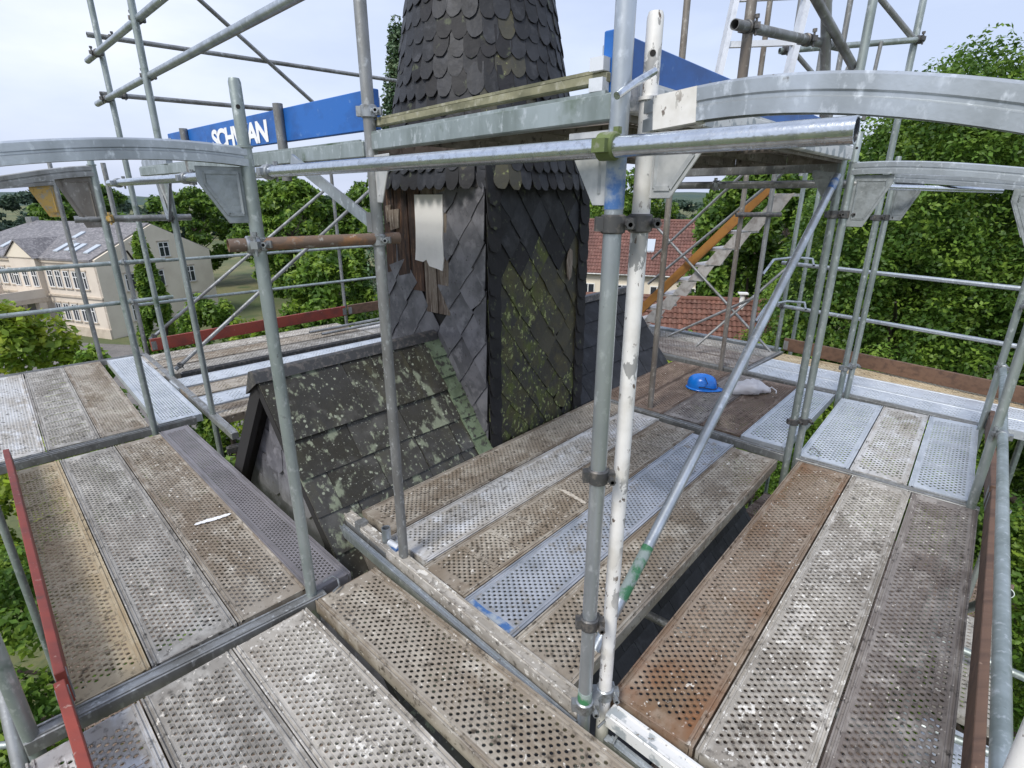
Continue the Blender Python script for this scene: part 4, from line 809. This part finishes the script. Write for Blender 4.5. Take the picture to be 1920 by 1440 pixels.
# right frames
f4 = frame('white painted post frame with broad transom crossing the right top', (.345, 1.505), (1.06, .79), m=WHITEP, mt=GALV, mg=PLATEW, bow=[(0, 1.972), (.08, 1.982), (.2, 1.99), (.34, 1.985), (.46, 1.972), (.58, 1.955), (.72, 1.92), (1.01, 1.83)], spig=2.2, th=.075, gp_=(.135, .155), gus='inner')
obj('paint_end', MB().bar((.02, -.02, 15.9765), (.1, -.1, 15.985), .0496, .0765).mesh('paint_end', auto=True), WHITEP, f4)
frame('right frame with transom at the end of the near right bay', (2.075, 3.51), (2.79, 2.83), m=GALVG, mt=GALV, bow=[(0, 1.945), (.34, 1.94), (.6, 1.915), (1.0, 1.86)], spig=2.15, gp_=(.2, .3), mg=PLATED)
frame('far right frame with transom beyond the bright short tube', (3.18, 4.77), (3.8, 3.98), m=GALVG, mt=GALV, bow=[(0, 1.935), (.46, 1.9), (.84, 1.86), (1.0, 1.84)], spig=2.1, gp_=(.2, .3), mg=PLATED)

# single posts (standards)
def post(label, p, z0, z1, m=GALV, cl=(), rings=(), r=TR): 
    return tube(label, (*p, z0), (*p, z1), m, r, cl, 'scaffold post', 'scaffold_post', rings=rings)
post('worn grey post left of centre with gusset, in front of the slate turret', (-.565, 2.345), -.6, 4.2, GALVD, [((-.565, 2.345, 1.61), COUP), ((-.565, 2.345, 2.1), COUP)])
pc = post('tall blue grey post clamped beside the white post', (.262, 1.45), -2.4, 4.2, GALV, [((.262, 1.45, .98), DARKM), ((.262, 1.45, .42), DARKM), ((.262, 1.45, .045), COUP, (.345, 1.505, .045), (0, 0, 1)), ((.262, 1.45, 1.715), DARKM, (.345, 1.505, 1.715), (0, 0, 1))], [(.629, .652, BLUEP), (.371, .381, GREENP)])
post('grey post at the left end of the back left bay', (-4.5, 6.36), -14, 2.14, GALVD)
post('grey post rising high at the back left, first of two', (-3.58, 5.36), -14, 5.2, GALVG)
post('grey post rising high at the back left, second of two', (-2.6, 4.31), -14, 5.2, GALVG)
post('thin grey post behind the red back toe board', (-2.65, 8.42), -14, 2.2, GALVD)
post('brown grey post between turret and blue helmet, reaching above the deck', (1.24, 4.47), -3.2, 4.6, BROWNST)
post('grey post of the pair nearest the centre platform, right side', (2.0, 3.5), -14, 5.0, GALVG, [((2.0, 3.5, 1.68), DARKM, (2.075, 3.51, 1.68), (0, 0, 1)), ((2.0, 3.5, .28), DARKM, (2.075, 3.51, .28), (0, 0, 1))])
post('grey post of the far right pair rising to the sky', (3.06, 4.7), -14, 5.0, GALVG, [((3.06, 4.7, 1.62), DARKM, (3.18, 4.77, 1.62), (0, 0, 1)), ((3.06, 4.7, .3), COUP, (3.18, 4.77, .3), (0, 0, 1))])
post('brown grey stair post left of the pair behind the helmet', (2.3, 5.63), -14, 5.2, BROWNST, [((2.3, 5.63, 1.62), DARKM)])
post('pale stair post right of the pair behind the helmet', (2.57, 5.62), -14, 5.2, GALVD, [((2.57, 5.62, 1.62), DARKM)])
post('grey corner post at the end of the brown back toe board', (3.27, 6.4), -14, 2.3, GALVG)
post('thin grey post beyond the back corner', (3.75, 6.95), -14, 2.3, GALVG)
post('brown post on the upper right platform behind the ladder', (1.12, 2.95), 2.05, 4.6, BROWNST)
post('thin far post behind the slanted dark brace', (3.12, 6.2), 2.0, 5.4, GALVD)
post('thin far post left of the tall right post', (3.0, 5.6), 2.0, 5.4, GALVD)
post('left outer post with clamp beyond the red toe board', (-1.42, .72), -14, 1.2, GALV)
post('far right corner post with guard rail brackets', (4.55, 4.35), -14, 1.5, GALVG)
post('lower right outer post in front of the conifers', (3.3, 2.2), -14, .6, GALVD)
# stubs on the long bright tube
post('short grey spigot post in front of the blue lettered board', (-1.15, 2.93), 1.86, 2.215, GALVD)
post('short far spigot post at the end of the blue lettered board', (-2.12, 3.8), 1.86, 2.2, GALVD)
post('short open tube stub at the corner of the centre platform', (-.68, 2.47), -.28, .1, GALV)
# ledgers and rails
V3 = lambda p, z: (p[0], p[1], z)
tube('long bright wet tube running across the whole view at head height', (.62, 1.06, 1.895), (-3.02, 4.29, 1.88), GALVB, .0245, [((.232, 1.405, 1.896), MOSSC), ((-1.09, 2.575, 1.888), COUP), ((-1.85, 3.25, 1.884), COUP), ((-2.85, 4.14, 1.88), COUP)])
tube('rusty brown tube between the two centre left posts', (-1.03, 2.0, 1.615), (-.49, 2.4, 1.615), RUST, TR, [((-.96, 2.045, 1.615), COUP, (-.95, 2.07, 1.615), (0, 0, 1))])
tube('dark tube with yellow coupler between the left posts', (-3.05, 3.9, 1.635), (-2.52, 4.4, 1.635), GALVD, TR, [((-2.9, 4.035, 1.635), YELC), ((-2.62, 4.3, 1.635), DARKM)])
tube('thick upper guard rail rising to the top left edge', (-3.85, 5.55, 2.6), (-.5, 2.32, 2.6), GALV, TR, [((-3.56, 5.27, 2.6), DARKM), ((-2.6, 4.345, 2.6), DARKM)])
tube('upper guard rail at the top left corner above the thick one', (-3.85, 5.55, 2.95), (-.5, 2.32, 2.95), GALV, TR, [((-3.56, 5.27, 2.95), DARKM), ((-2.6, 4.345, 2.95), DARKM)])
tube('thin dark upper rail behind the spire, higher one', (-3.7, 5.4, 3.12), (-1.2, 8.05, 3.2), GALVD, .0215, [(.05, DARKM)])
tube('thin dark upper rail behind the lettered board, lower one', (-3.7, 5.4, 2.66), (-1.2, 8.05, 2.74), GALVD, .0215, [(.05, DARKM)])
tube('dark diagonal brace against the sky at top left', (-3.35, 5.65, 3.95), (-2.1, 7.05, 2.62), GALVD, .0215)
for z, lb in ((1.07, 'upper end rail across the far left bay'), (.62, 'lower end rail across the far left bay')): tube(lb, (-5.6, 5.12, z), (-4.2, 6.62, z), GALVG, TR, [((-4.5, 6.31, z), COUP)])
for z, lb in ((1.05, 'upper thin rail behind the red toe board'), (.55, 'lower thin rail behind the red toe board')): tube(lb, (-4.55, 6.42, z), (-1.0, 10.1, z), GALVG, .0195)
tube('diagonal brace behind the left posts, farther one', (-4.47, 6.42, .12), (-2.7, 8.36, 1.92), GALVD, .0205, [(.02, DARKM)])
tube('diagonal brace behind the left posts, nearer one', (-3.56, 5.4, .06), (-1.83, 7.3, 1.86), GALVD, .0205, [(.02, DARKM)])
tube('long diagonal brace with green foot from white post to right pair', (.315, 1.585, .16), (1.95, 3.44, 1.9), GALV, .0225, rings=[(.07, .15, GREENP), (.955, .985, BLUEP)])
for z, lb in ((1.05, 'upper guard rail of the back right bay'), (.55, 'lower guard rail of the back right bay')): tube(lb, (3.2, 6.46, z), (4.75, 4.3, z - .03), GALV, .0225, [((3.25, 6.39, z), DARKM)])
tube('lower outer guard rail at the right edge, green tinted', (3.86, 4.02, .53), (1.1, .82, .47), GALVG, .0235, [((3.8, 3.95, .53), COUP), ((2.79, 2.78, .5), COUP)])
tube('upper outer guard rail at the right edge', (3.9, 4.0, 1.02), (2.2, 1.95, 1.0), GALVG, .0235, [((3.8, 3.9, 1.02), COUP)])
for z, lb in ((1.0, 'upper outer guard rail of the left bay'), (.5, 'lower outer guard rail of the left bay')): tube(lb, (-1.75, 1.3, z), (-3.75, 3.22, z), GALVG, TR)
tube('bright short tube under the right transom', (3.05, 4.62, 1.86), (3.75, 4.35, 1.83), GALVB, .022)
tube('dark horizontal tube joining the stair posts', (2.22, 5.57, 1.62), (2.66, 5.55, 1.62), DARKM, .022)
tube('grey ledger under the upper right platform', (.95, 4.2, 1.86), (2.25, 3.42, 1.86), GALVD, TR, [(.35, COUP)])
tube('outer ledger running under the right bay edge', (2.85, 2.85, -.16), (1.1, .85, -.16), GALVD, TR)
# lower level glimpsed at both edges
for i, (p, q, lb) in enumerate((((2.75, 2.8, -.95), (3.35, 2.2, -.95), 'short lower tube right of the brown toe board, upper'), ((2.5, 2.45, -1.3), (3.3, 1.95, -1.3), 'lower tube right of the brown toe board, second'), ((2.3, 2.0, -1.75), (3.3, 1.6, -1.75), 'long lower tube crossing below the right edge'),
        ((3.6, 3.9, -2), (2.5, 2.2, -.1), 'slanted lower brace below the right bay'), ((3.4, 1.7, -2.2), (4.2, 2.6, -.2), 'slanted lower brace at the right border'))): tube(lb, p, q, GALVG, TR)
for i, (p, q, lb) in enumerate((((-2.6, 2.1, -1.0), (-3.6, 1.95, -1.0), 'lower rail below the left toe board, upper'), ((-2.35, 1.8, -1.5), (-3.4, 1.6, -1.5), 'lower rail below the left toe board, middle'), ((-2.1, 1.35, -1.4), (-3.2, 1.2, -1.4), 'lower rail below the left toe board, near'))): tube(lb, p, q, GALVG, .02)
plank('pale lower plank end left of the red toe board', (-1.9, 1.55), 205, .0, 1.55, K['silver'], 'f', z=-1.0)
tube('thick blue grey tube crossing the bottom left corner', (-1.62, .98, -.35), (-1.75, 1.2, .9), GALV, TR, [(.2, COUP)])
tube('slanted grey tube beside the bottom left corner clamp', (-1.3, .82, -1.0), (-1.86, 1.5, .2), GALVD, TR, [(.35, COUP)])

plank('grey lower plank glimpsed in the dark gap right of the centre platform', (1.2, 2.62), 48.7, -.12, 1.05, K['grey'], 'f', z=-.75)
tube('lower cross tube in the dark gap right of the centre platform', (.75, 2.45, -.45), (1.75, 1.6, -.45), GALVD, TR)
# transom beams between the planks (U-channels flush with the deck)
def beam(label, p, q, m=GALVD, w=.052, h=.06, z=.004, name='transom_beam', cat='transom', top=None):
    p, q = Vector((*p, z - h / 2)), Vector((*q, z - h / 2)); o = thing(name, label, cat, p)
    me = MB().bar((0, 0, 0), q - p, w, h).mesh('channel'); obj('channel', bevel(me, .004), m, o)
    d = (q - p).normalized(); n = Vector((-d.y, d.x, 0)) * w * .36
    MB().bar(n + Vector((0, 0, h / 2 + .002)) + d * .02, n + Vector((0, 0, h / 2 + .002)) + (q - p) - d * .02, .009, .008).bar(-n + Vector((0, 0, h / 2 + .002)) + d * .02, -n + Vector((0, 0, h / 2 + .002)) + (q - p) - d * .02, .009, .008).obj('lip', m, o); return o
beam('grey transom between front and left bays', (-1.7, 1.35), (-.9, 2.1), GALVD, .062)
beam('grey transom between the two left bays', (-3.66, 3.29), (-2.72, 4.25), GALVD)
beam('grey transom at the far end of the left deck', (-5.5, 5.21), (-4.42, 6.24), GALVD)
b2 = beam('pale dirt covered front transom of the centre platform', (-1.06, 2.84), (.265, 1.49), K['light'], .06, .07, .012)
beam('galvanised lower flange of the centre platform front', (-1.1, 2.79), (.24, 1.42), GALV, .03, .055, -.03)
beam('brown grey transom behind the centre platform', (.72, 4.83), (2.02, 3.53), GALVD, .055)
beam('white flaking transom at the near end of the right bay', (.36, 1.47), (1.1, .76), WHITEG, .062, .06)
beam('grey ledger below the white transom', (.34, 1.42), (1.05, .72), GALV, .03, .05, -.07)
beam('grey transom between the two right bays', (2.06, 3.49), (2.83, 2.81), GALVD)
beam('grey transom between far right bay and back right bay', (1.72, 6.32), (3.95, 4.0), GALVD, .05)
beam('grey transom at the left end of the back right bay', (2.5, 5.52), (3.3, 6.32), GALVD, .05)
beam('pale transom along the rear of the back deck', (1.0, 8.75), (3.35, 6.45), GALV, .07)
beam('grey transom at the left end of the back left bay', (-2.22, 3.92), (-4.42, 6.2), GALVD, .055)
beam('dark ledger in the gap of the back left bay', (-3.55, 5.45), (-1.75, 7.3), DARKM, .06)
beam('dark ledger below the near gap beside the slate roof', (-2.3, 3.9), (-1.2, 4.6), DARKM, .05, .05, -.12)
# bracket projecting past the centre platform corner
br = thing('console_bracket', 'grey triangular bracket jutting out at the corner of the centre platform', 'bracket', (-.66, 2.42, -.02))
MB().bar((0, 0, -.02), (-.42, .43, -.02), .05, .055).obj('arm', GALVD, br); MB().bar((-.4, .41, -.05), (-.03, .03, -.55), .04, .012).obj('strut', BROWNST, br)
MB().prism([(0, -.05), (.5, -.05), (0, -.5)], (0, 0, 0), (-.7, .715, 0), (0, 0, 1), .006).obj('web_plate', BROWNST, br); MB().box((-.2, .21, .03), (.06, .05, .05), .8).obj('latch', GALVD, br)

# upper platform beams
beam('greenish front beam of the upper platform between two posts', (-.57, 2.37), (.255, 1.46), GALVG, .045, .062, 2.02, 'upper_beam', 'beam')
beam('mossy timber edge lying on the upper front beam', (-.54, 2.37), (.24, 1.49), mat('mossy timber', (.26, .25, .16), .8, 0, [('n', 6, (.13, .13, .08), .42, .6, (.4, 1, 1)), ('n', 25, (.36, .35, .27), .55, .68)], (30, .3, .01)), .03, .026, 2.072, 'edge_board', 'board')
beam('pale beam under the blue lettered board', (-.6, 2.42), (-2.9, 4.52), GALVG, .045, .062, 2.0, 'upper_beam', 'beam')
beam('pale mottled edge beam of the upper right platform', (.31, 1.56), (2.0, 3.46), WHITEG, .045, .07, 2.06, 'upper_beam', 'beam')
beam('rear beam of the upper right platform', (1.24, 4.42), (2.0, 3.52), GALVD, .045, .062, 1.99, 'upper_beam', 'beam')
beam('short pale beam at the left end of the upper left platform', (-2.4, 4.05), (-3.0, 4.72), GALV, .045, .06, 2.06, 'upper_beam', 'beam')
st_ = thing('flat_strut', 'pale angled flat strut left of the centre left post', 'strut', (-.6, 2.38, 1.68)); MB().bar((0, 0, 0), (-.44, .36, .27), .012, .05).obj('bar', GALV, st_); MB().box((0, 0, 0), (.03, .03, .08)).obj('foot', GALVD, st_)
gs = thing('console_plate', 'dark triangular console plate on the left mid post', 'bracket', (-2.6, 4.28, 1.62)); MB().prism([(-.02, .26), (-.17, .26), (-.02, .02)], (0, 0, 0), (.7, -.7, 0), (0, 0, 1), .006).obj('plate', GALVD, gs)
MB().bar((-.13, .12, .28), (-.01, -.03, .0), .02, .02).bar((.12, -.13, .28), (0, -.03, .0), .02, .02).obj('arm', GALV, gs)
for (x, y, lb, dx, dy, m) in ((-.565, 2.345, 'pale gusset plate on the centre left post below the bright tube', .6, -.8, PLATEW), (.262, 1.45, 'pale gusset plate left of the blue banded post', -.68, .73, PLATEW), (2.0, 3.5, 'grey gusset plate under the upper right platform edge', -.7, .72, PLATED), (3.06, 4.7, 'grey gusset plate on the far right pair', -.7, .72, PLATED)):
    g = thing('gusset', lb, 'gusset plate', (x, y, 1.7)); sz = 1 if y < 4 else 1.2
    me = MB().prism([(.02, .24), (.16 * sz, .24), (.16 * sz, .21), (.07, .06), (.02, .06)], (0, 0, 0), (dx, dy, 0), (0, 0, 1), .005).mesh('plate'); obj('plate', bevel(me, .0015), m, g); MB().bar((dx * .05, dy * .05, .2), (dx * .15, dy * .15, .2), .012, .012).bar((dx * .05, dy * .05, .2), (dx * .05, dy * .05, .09), .012, .012).obj('rib', m, g)

# ------------------------------------------------------------------ toe boards
def toe(label, p, q, m, h=.15, th=.032, z=.02, fit=GALVD):
    p, q = Vector((*p, z)), Vector((*q, z)); o = thing('toe_board', label, 'toe board', p); d = (q - p).normalized(); L = (q - p).length
    me = MB().bar((0, 0, h / 2), q - p + Vector((0, 0, h / 2)), th, h).mesh('board'); obj('board', bevel(me, .003), m, o)
    for s_ in (.03, L - .03): MB().bar(d * (s_ - .028) + Vector((0, 0, h * .45)), d * (s_ + .028) + Vector((0, 0, h * .45)), th + .006, h * .7).obj('end_fitting', fit, o)
    return o
toe('long red toe board along the left edge, nearest bay', (-1.625, 1.475), (-3.43, 3.28), REDB)
toe('red toe board running out of the bottom left corner', (-1.6, 1.44), (-.1, .02), REDB)
toe('red toe board at the back of the back left bay', (-4.36, 6.26), (-2.63, 8.36), REDB)
toe('brown toe board continuing the red one behind the turret', (-2.6, 8.4), (-.8, 10.3), BRNB)
toe('brown toe board along the right edge, nearest bay', (1.0, .69), (2.83, 2.76), BRNB)
toe('short brown toe board at the right edge, far bay', (2.85, 2.79), (3.85, 3.98), BRNB)
toe('brown toe board at the back right in front of the trees', (3.32, 6.33), (5.0, 4.0), BRNB)
tb = toe('blue toe board with white lettering on the upper left platform', (-.55, 2.43), (-2.37, 4.07), BLUEB, .15, .03, 2.045, GALV)
fc = bpy.data.curves.new('lettering', 'FONT'); fc.body = 'SCHWAN'; fc.size = .125; fc.extrude = .0008; fc.offset = .0045; fc.space_character = .86
fo = bpy.data.objects.new('tmp', fc); C.objects.link(fo); dg = bpy.context.evaluated_depsgraph_get(); lm = bpy.data.meshes.new_from_object(fo.evaluated_get(dg)); bpy.data.objects.remove(fo)
bd = Vector((.743, -.669, 0)); bn = Vector((-.669, -.743, 0))
lo_ = obj('lettering', lm, LETTER, tb); lm.materials.clear(); lm.materials.append(LETTER)
w_ = max(v.co.x for v in lm.vertices); L0 = Vector((-1.80, 3.555, 2.06)) - tb.location; sx = .73 / w_
lo_.matrix_local = Matrix(((bd.x * sx, 0, bn.x, L0.x + bn.x * .0165), (bd.y * sx, 0, bn.y, L0.y + bn.y * .0165), (0, 1.12, 0, L0.z), (0, 0, 0, 1)))
tr_ = toe('blue toe board on the upper right platform behind the grey post', (.235, 1.5), (1.95, 3.47), BLUEB, .15, .03, 2.012, GALV)
MB().box((.02, .03, .055), (.05, .03, .09), R(48)).box((-.02, -.005, .03), (.03, .04, .03), R(48)).box((-.02, -.005, .075), (.03, .04, .03), R(48)).obj('clip', ALU, tr_)

# ------------------------------------------------------------------ ladder, stair, and the tangle at top right
ld = thing('ladder', 'aluminium ladder leaning against the sky at the top right', 'ladder', (1.15, 3.8, 2.02))
for k, (a, b) in enumerate((((.08, 0, 0), (.54, .5, 2.4)), ((.5, -.06, 0), (.97, .44, 2.4)))): MB().bar(a, b, .034, .075).obj('stile', ALU, ld)
for i in range(9):
    f = (i + .55) / 9; a = Vector((.08, 0, 0)).lerp(Vector((.54, .5, 2.4)), f); b = Vector((.5, -.06, 0)).lerp(Vector((.97, .44, 2.4)), f); MB().bar(a, b, .03, .034).obj('rung', ALU, ld)
stt = thing('stair', 'orange stringer stair with pale treads behind the back deck', 'stair', (1.78, 7.0, .0))
sd_, sn_ = Vector((.97, -1.0, 1.46)), Vector((.72, .69, 0))
MB().bar((-.12, .12, .28), Vector((-.12, .12, .28)) + sd_ * 1.1, .03, .1).obj('stringer', ORANGE, stt)
for i in range(9):
    c_ = Vector((-.1, .1, .2)) + sd_ * (i / 8) * 1.1; MB().bar(c_ + sn_ * .015, c_ + sn_ * .5, .2, .03).obj('tread', TREAD, stt)
    MB().prism([(-.02, .02), (.17, .05), (.05, -.14), (-.14, -.14)], c_ - sn_ * .03 + Vector((.05, -.05, -.03)), Vector((.7, -.71, 0)), (0, 0, 1), .006).obj('tread_cheek', TREAD, stt)
rails = [((1.75, 6.85, 1.05), (2.55, 6.0, 2.15), 'pale upper stair rail'), ((1.72, 6.8, .75), (2.75, 5.75, 2.05), 'pale lower stair rail'), ((1.62, 6.9, 1.6), (2.95, 5.9, .12), 'pale crossing stair brace going down right'), ((2.2, 6.2, .1), (3.2, 6.1, 1.15), 'pale brace rising to the hoop rail'), ((1.95, 6.5, .15), (2.7, 5.9, .75), 'thin pale brace over the bush')]
for p, q, lb in rails: tube(lb, p, q, GALVD, .0155)
for z, lb in ((1.12, 'upper bent hoop rail beside the back corner post'), (.62, 'lower bent hoop rail beside the back corner post')):
    tube(lb, (2.62, 5.66, z - .1), (3.38, 6.1, z - .06), GALV, .0135, mid=[(2.85, 5.95, z + .02), (3.2, 6.2, z + .02), (3.42, 6.22, z)])
tube('grey tube joining the posts behind the ladder', (1.02, 2.86, 2.53), (1.95, 3.65, 2.62), GALVD, .0235, [((1.12, 2.945, 2.54), DARKM), (.62, DARKM)])
tube('thick slanted brace across the top right posts', (1.2, 3.05, 3.0), (2.3, 3.75, 2.3), GALVD, TR, [(.73, COUP)])
tube('dark steep brace at the top right', (1.6, 3.3, 3.0), (1.93, 3.62, 2.1), GALVD, .027)
tube('grey horizontal upper rail towards the far right post', (2.0, 4.6, 2.815), (3.1, 4.66, 2.905), GALVG, .021, [(.04, DARKM), (.97, DARKM)])
tube('dark brace leaning on the far right post', (2.5, 4.58, 3.28), (3.04, 4.67, 2.9), GALVD, .02)
tube('thin lower brace behind the ladder', (2.12, 4.6, 2.8), (2.5, 4.72, 2.55), GALVD, .017)
tube('short thin hanger under the upper rail', (2.76, 4.62, 2.88), (2.74, 4.62, 2.35), GALVD, .014)
tube('dark upper rail right of the spire top', (.02, 2.7, 2.78), (.32, 2.0, 2.42), GALVD, .014)
tube('short dark tube behind the brown upper post', (.85, 2.75, 2.2), (1.25, 3.05, 2.16), DARKM, .02)
# ------------------------------------------------------------------ helmet, bag and small things on the decks
def helmet():
    t = thing('safety_helmet', 'blue safety helmet lying on the brown deck behind the posts', 'helmet', (1.87, 4.98, .004), R(-20))
    V, F = [], []; n, m_ = 28, 12
    for i in range(m_ + 1):
        e_ = (math.pi / 2) * i / m_
        for j in range(n):
            a = 2 * math.pi * j / n; ridge = .006 * max(0, math.cos(a * 2)) ** 8 * math.sin(2 * e_)
            r = math.cos(e_) ** .8 * .112 + ridge; V.append((r * math.cos(a) * 1.22, r * math.sin(a), .014 + .132 * math.sin(e_) ** .92 + ridge))
    for i in range(m_):
        for j in range(n): F.append((i * n + j, i * n + (j + 1) % n, (i + 1) * n + (j + 1) % n, (i + 1) * n + j))
    obj('shell', pymesh('shell', V, F, True), HELM, t)
    V, F = [], []
    for k, (s_, z) in enumerate(((1.0, .016), (1.1, .008), (1.1, .002), (.98, .004))):
        for j in range(n):
            a = 2 * math.pi * j / n; peak = .055 * max(0, math.cos(a)) ** 2 if 0 < k < 3 else 0; V.append(((.137 * s_ + peak) * math.cos(a), .112 * s_ * math.sin(a), z))
    for k in range(3):
        for j in range(n): F.append((k * n + j, (k + 1) * n + j, (k + 1) * n + (j + 1) % n, k * n + (j + 1) % n))
    obj('brim', pymesh('brim', V, F, True), HELM, t)
    MB().tube([(.15 * math.cos(a), .123 * math.sin(a), .035 + .012 * math.sin(3 * a)) for a in [R(-100 + i * 14) for i in range(13)]], .0045, 6).obj('strap', STRAP, t)
    MB().tube([(.02, -.118, .04), (.05, -.11, .09), (.02, -.075, .135)], .004, 6).obj('strap', STRAP, t)
helmet()
rng = random.Random(9); V, F = [], []; n = 22
for i in range(15):
    f = i / 14; w = .085 * math.sin(math.pi * min(1, f * .93 + .07)) ** .7 + .006; h = .07 * math.sin(math.pi * min(1, f * .9 + .08)) ** .8 + .004
    if f > .85: w *= 1 + (f - .85) * 2
    for j in range(n):
        a = 2 * math.pi * j / n; c = 1 + .2 * math.sin(a * 3 + i * .9) * math.sin(i * 1.3) + rng.uniform(-.09, .09)
        V.append((-.18 + .4 * f, w * math.cos(a) * c + .015 * math.sin(i * .8), max(.001, h * .75 + h * math.sin(a) * c)))
for i in range(14):
    for j in range(n): F.append((i * n + j, i * n + (j + 1) % n, (i + 1) * n + (j + 1) % n, (i + 1) * n + j))
F += [tuple(reversed(range(n))), tuple(range(14 * n, 15 * n))]
bg_ = obj('plastic_bag', pymesh('plastic_bag', V, F, True), BAGM, None, (2.28, 4.84, .006), (0, 0, R(10))); tag(bg_, 'crumpled white plastic bag lying right of the blue helmet', 'bag')
MB().tube([(.2, 0, .02), (.25, .02, .035), (.27, -.03, .012), (.24, -.07, .004)], .006, 6).obj('tie', BAGM, bg_)
# paint on the planks
def paint(pl, name, pts, m, z=.0035): o = obj(name, pymesh(name, [(x, y, z) for x, y in pts], [tuple(range(len(pts)))]), m, pl); return o
GREYS = mat('old cream paint', (.55, .5, .42), .7, 0, [('n', 40, (.35, .3, .24), .5, .62)])
def blobs(pl, name, x0, y0, x1, y1, n, m, sd_, big=1):
    rr = random.Random(sd_); mb = MB()
    for k in range(n):
        f = (k + rr.uniform(0, .8)) / n; cx, cy = x0 + (x1 - x0) * f + rr.gauss(0, .003), y0 + (y1 - y0) * f; r0 = rr.uniform(.006, .012) * big; q = 9
        mb.add([(cx + r0 * rr.uniform(.6, 1.2) * math.cos(6.283 * a / q), cy + 1.5 * r0 * rr.uniform(.6, 1.2) * math.sin(6.283 * a / q), .0036 + .0002 * k) for a in range(q)], [tuple(range(q))])
    obj(name, mb.mesh(name), m, pl)
for o in list(bpy.data.objects):
    if o.get('label') == 'brown perforated plank with a white paint stripe, beside the mauve plank':
        blobs(o, 'paint_stripe', .935, .05, .955, .22, 26, LETTER, 1, 1.5)
    if o.get('label') == 'blue grey plank with a blue painted end':
        paint(o, 'paint_band', [(.008, .03), (.05, .03), (.058, .12), (.05, .2), (.06, .296), (.008, .296)], BLUEP, .0012)
    if o.get('label') == 'brown ribbed plank in the middle of the centre platform':
        blobs(o, 'paint_stripe', 1.06, .06, 1.08, .24, 26, GREYS, 3, 1.5)
# loose long tubes lying on the back deck
for i, (p, q) in enumerate((((-2.75, 7.1, .05), (-1.2, 8.9, .05)), ((-2.55, 7.0, .05), (-1.05, 8.7, .05)))):
    tube(['loose thin tube lying on the back deck behind the turret, rear one', 'loose thin tube lying on the back deck behind the turret, front one'][i], p, q, GALVD, .018)
# wire hooks (locking pins) at the frame feet
for i, (x, y, z, a, lb) in enumerate(((-.9, 2.1, .02, 40, 'wire locking hook at the foot of the near left post'), (2.13, 3.46, .05, 20, 'wire locking hook at the foot of the right pair'), (2.83, 2.72, .06, 10, 'wire locking hook on the outer right post'), (-1.45, .98, -.02, 160, 'wire locking hook by the bottom left clamp'), (.31, 1.42, -.06, 30, 'wire hook below the green ring'))):
    o = MB().tube([(0, 0, .03), (.05, .01, .03), (.07, .0, .01), (.06, -.04, 0), (.02, -.06, 0)], .005, 8).obj('locking_hook', COUP, None, loc=(x, y, z), rot=(0, 0, R(a))); tag(o, lb, 'hook')
o = MB().tube([(-.06, -.045, -.02), (-.01, 0, .015), (.04, .03, .045)], .009, 10).obj('locking_pin', GALVB, None, loc=(.3, 1.42, 2.02)); tag(o, 'bright angled locking pin between grey and white posts at the top', 'pin')
bc = thing('adjustable_coupler', 'blue and pale wedge fitting at the corner of the centre platform', 'coupler', (-.62, 2.42, .0)); MB().box((0, 0, 0), (.07, .05, .05), R(-45)).obj('body', BLUEP, bc); MB().tube([(-.04, .03, .02), (.02, -.02, .02)], .02, 10).obj('sleeve', ALU, bc)
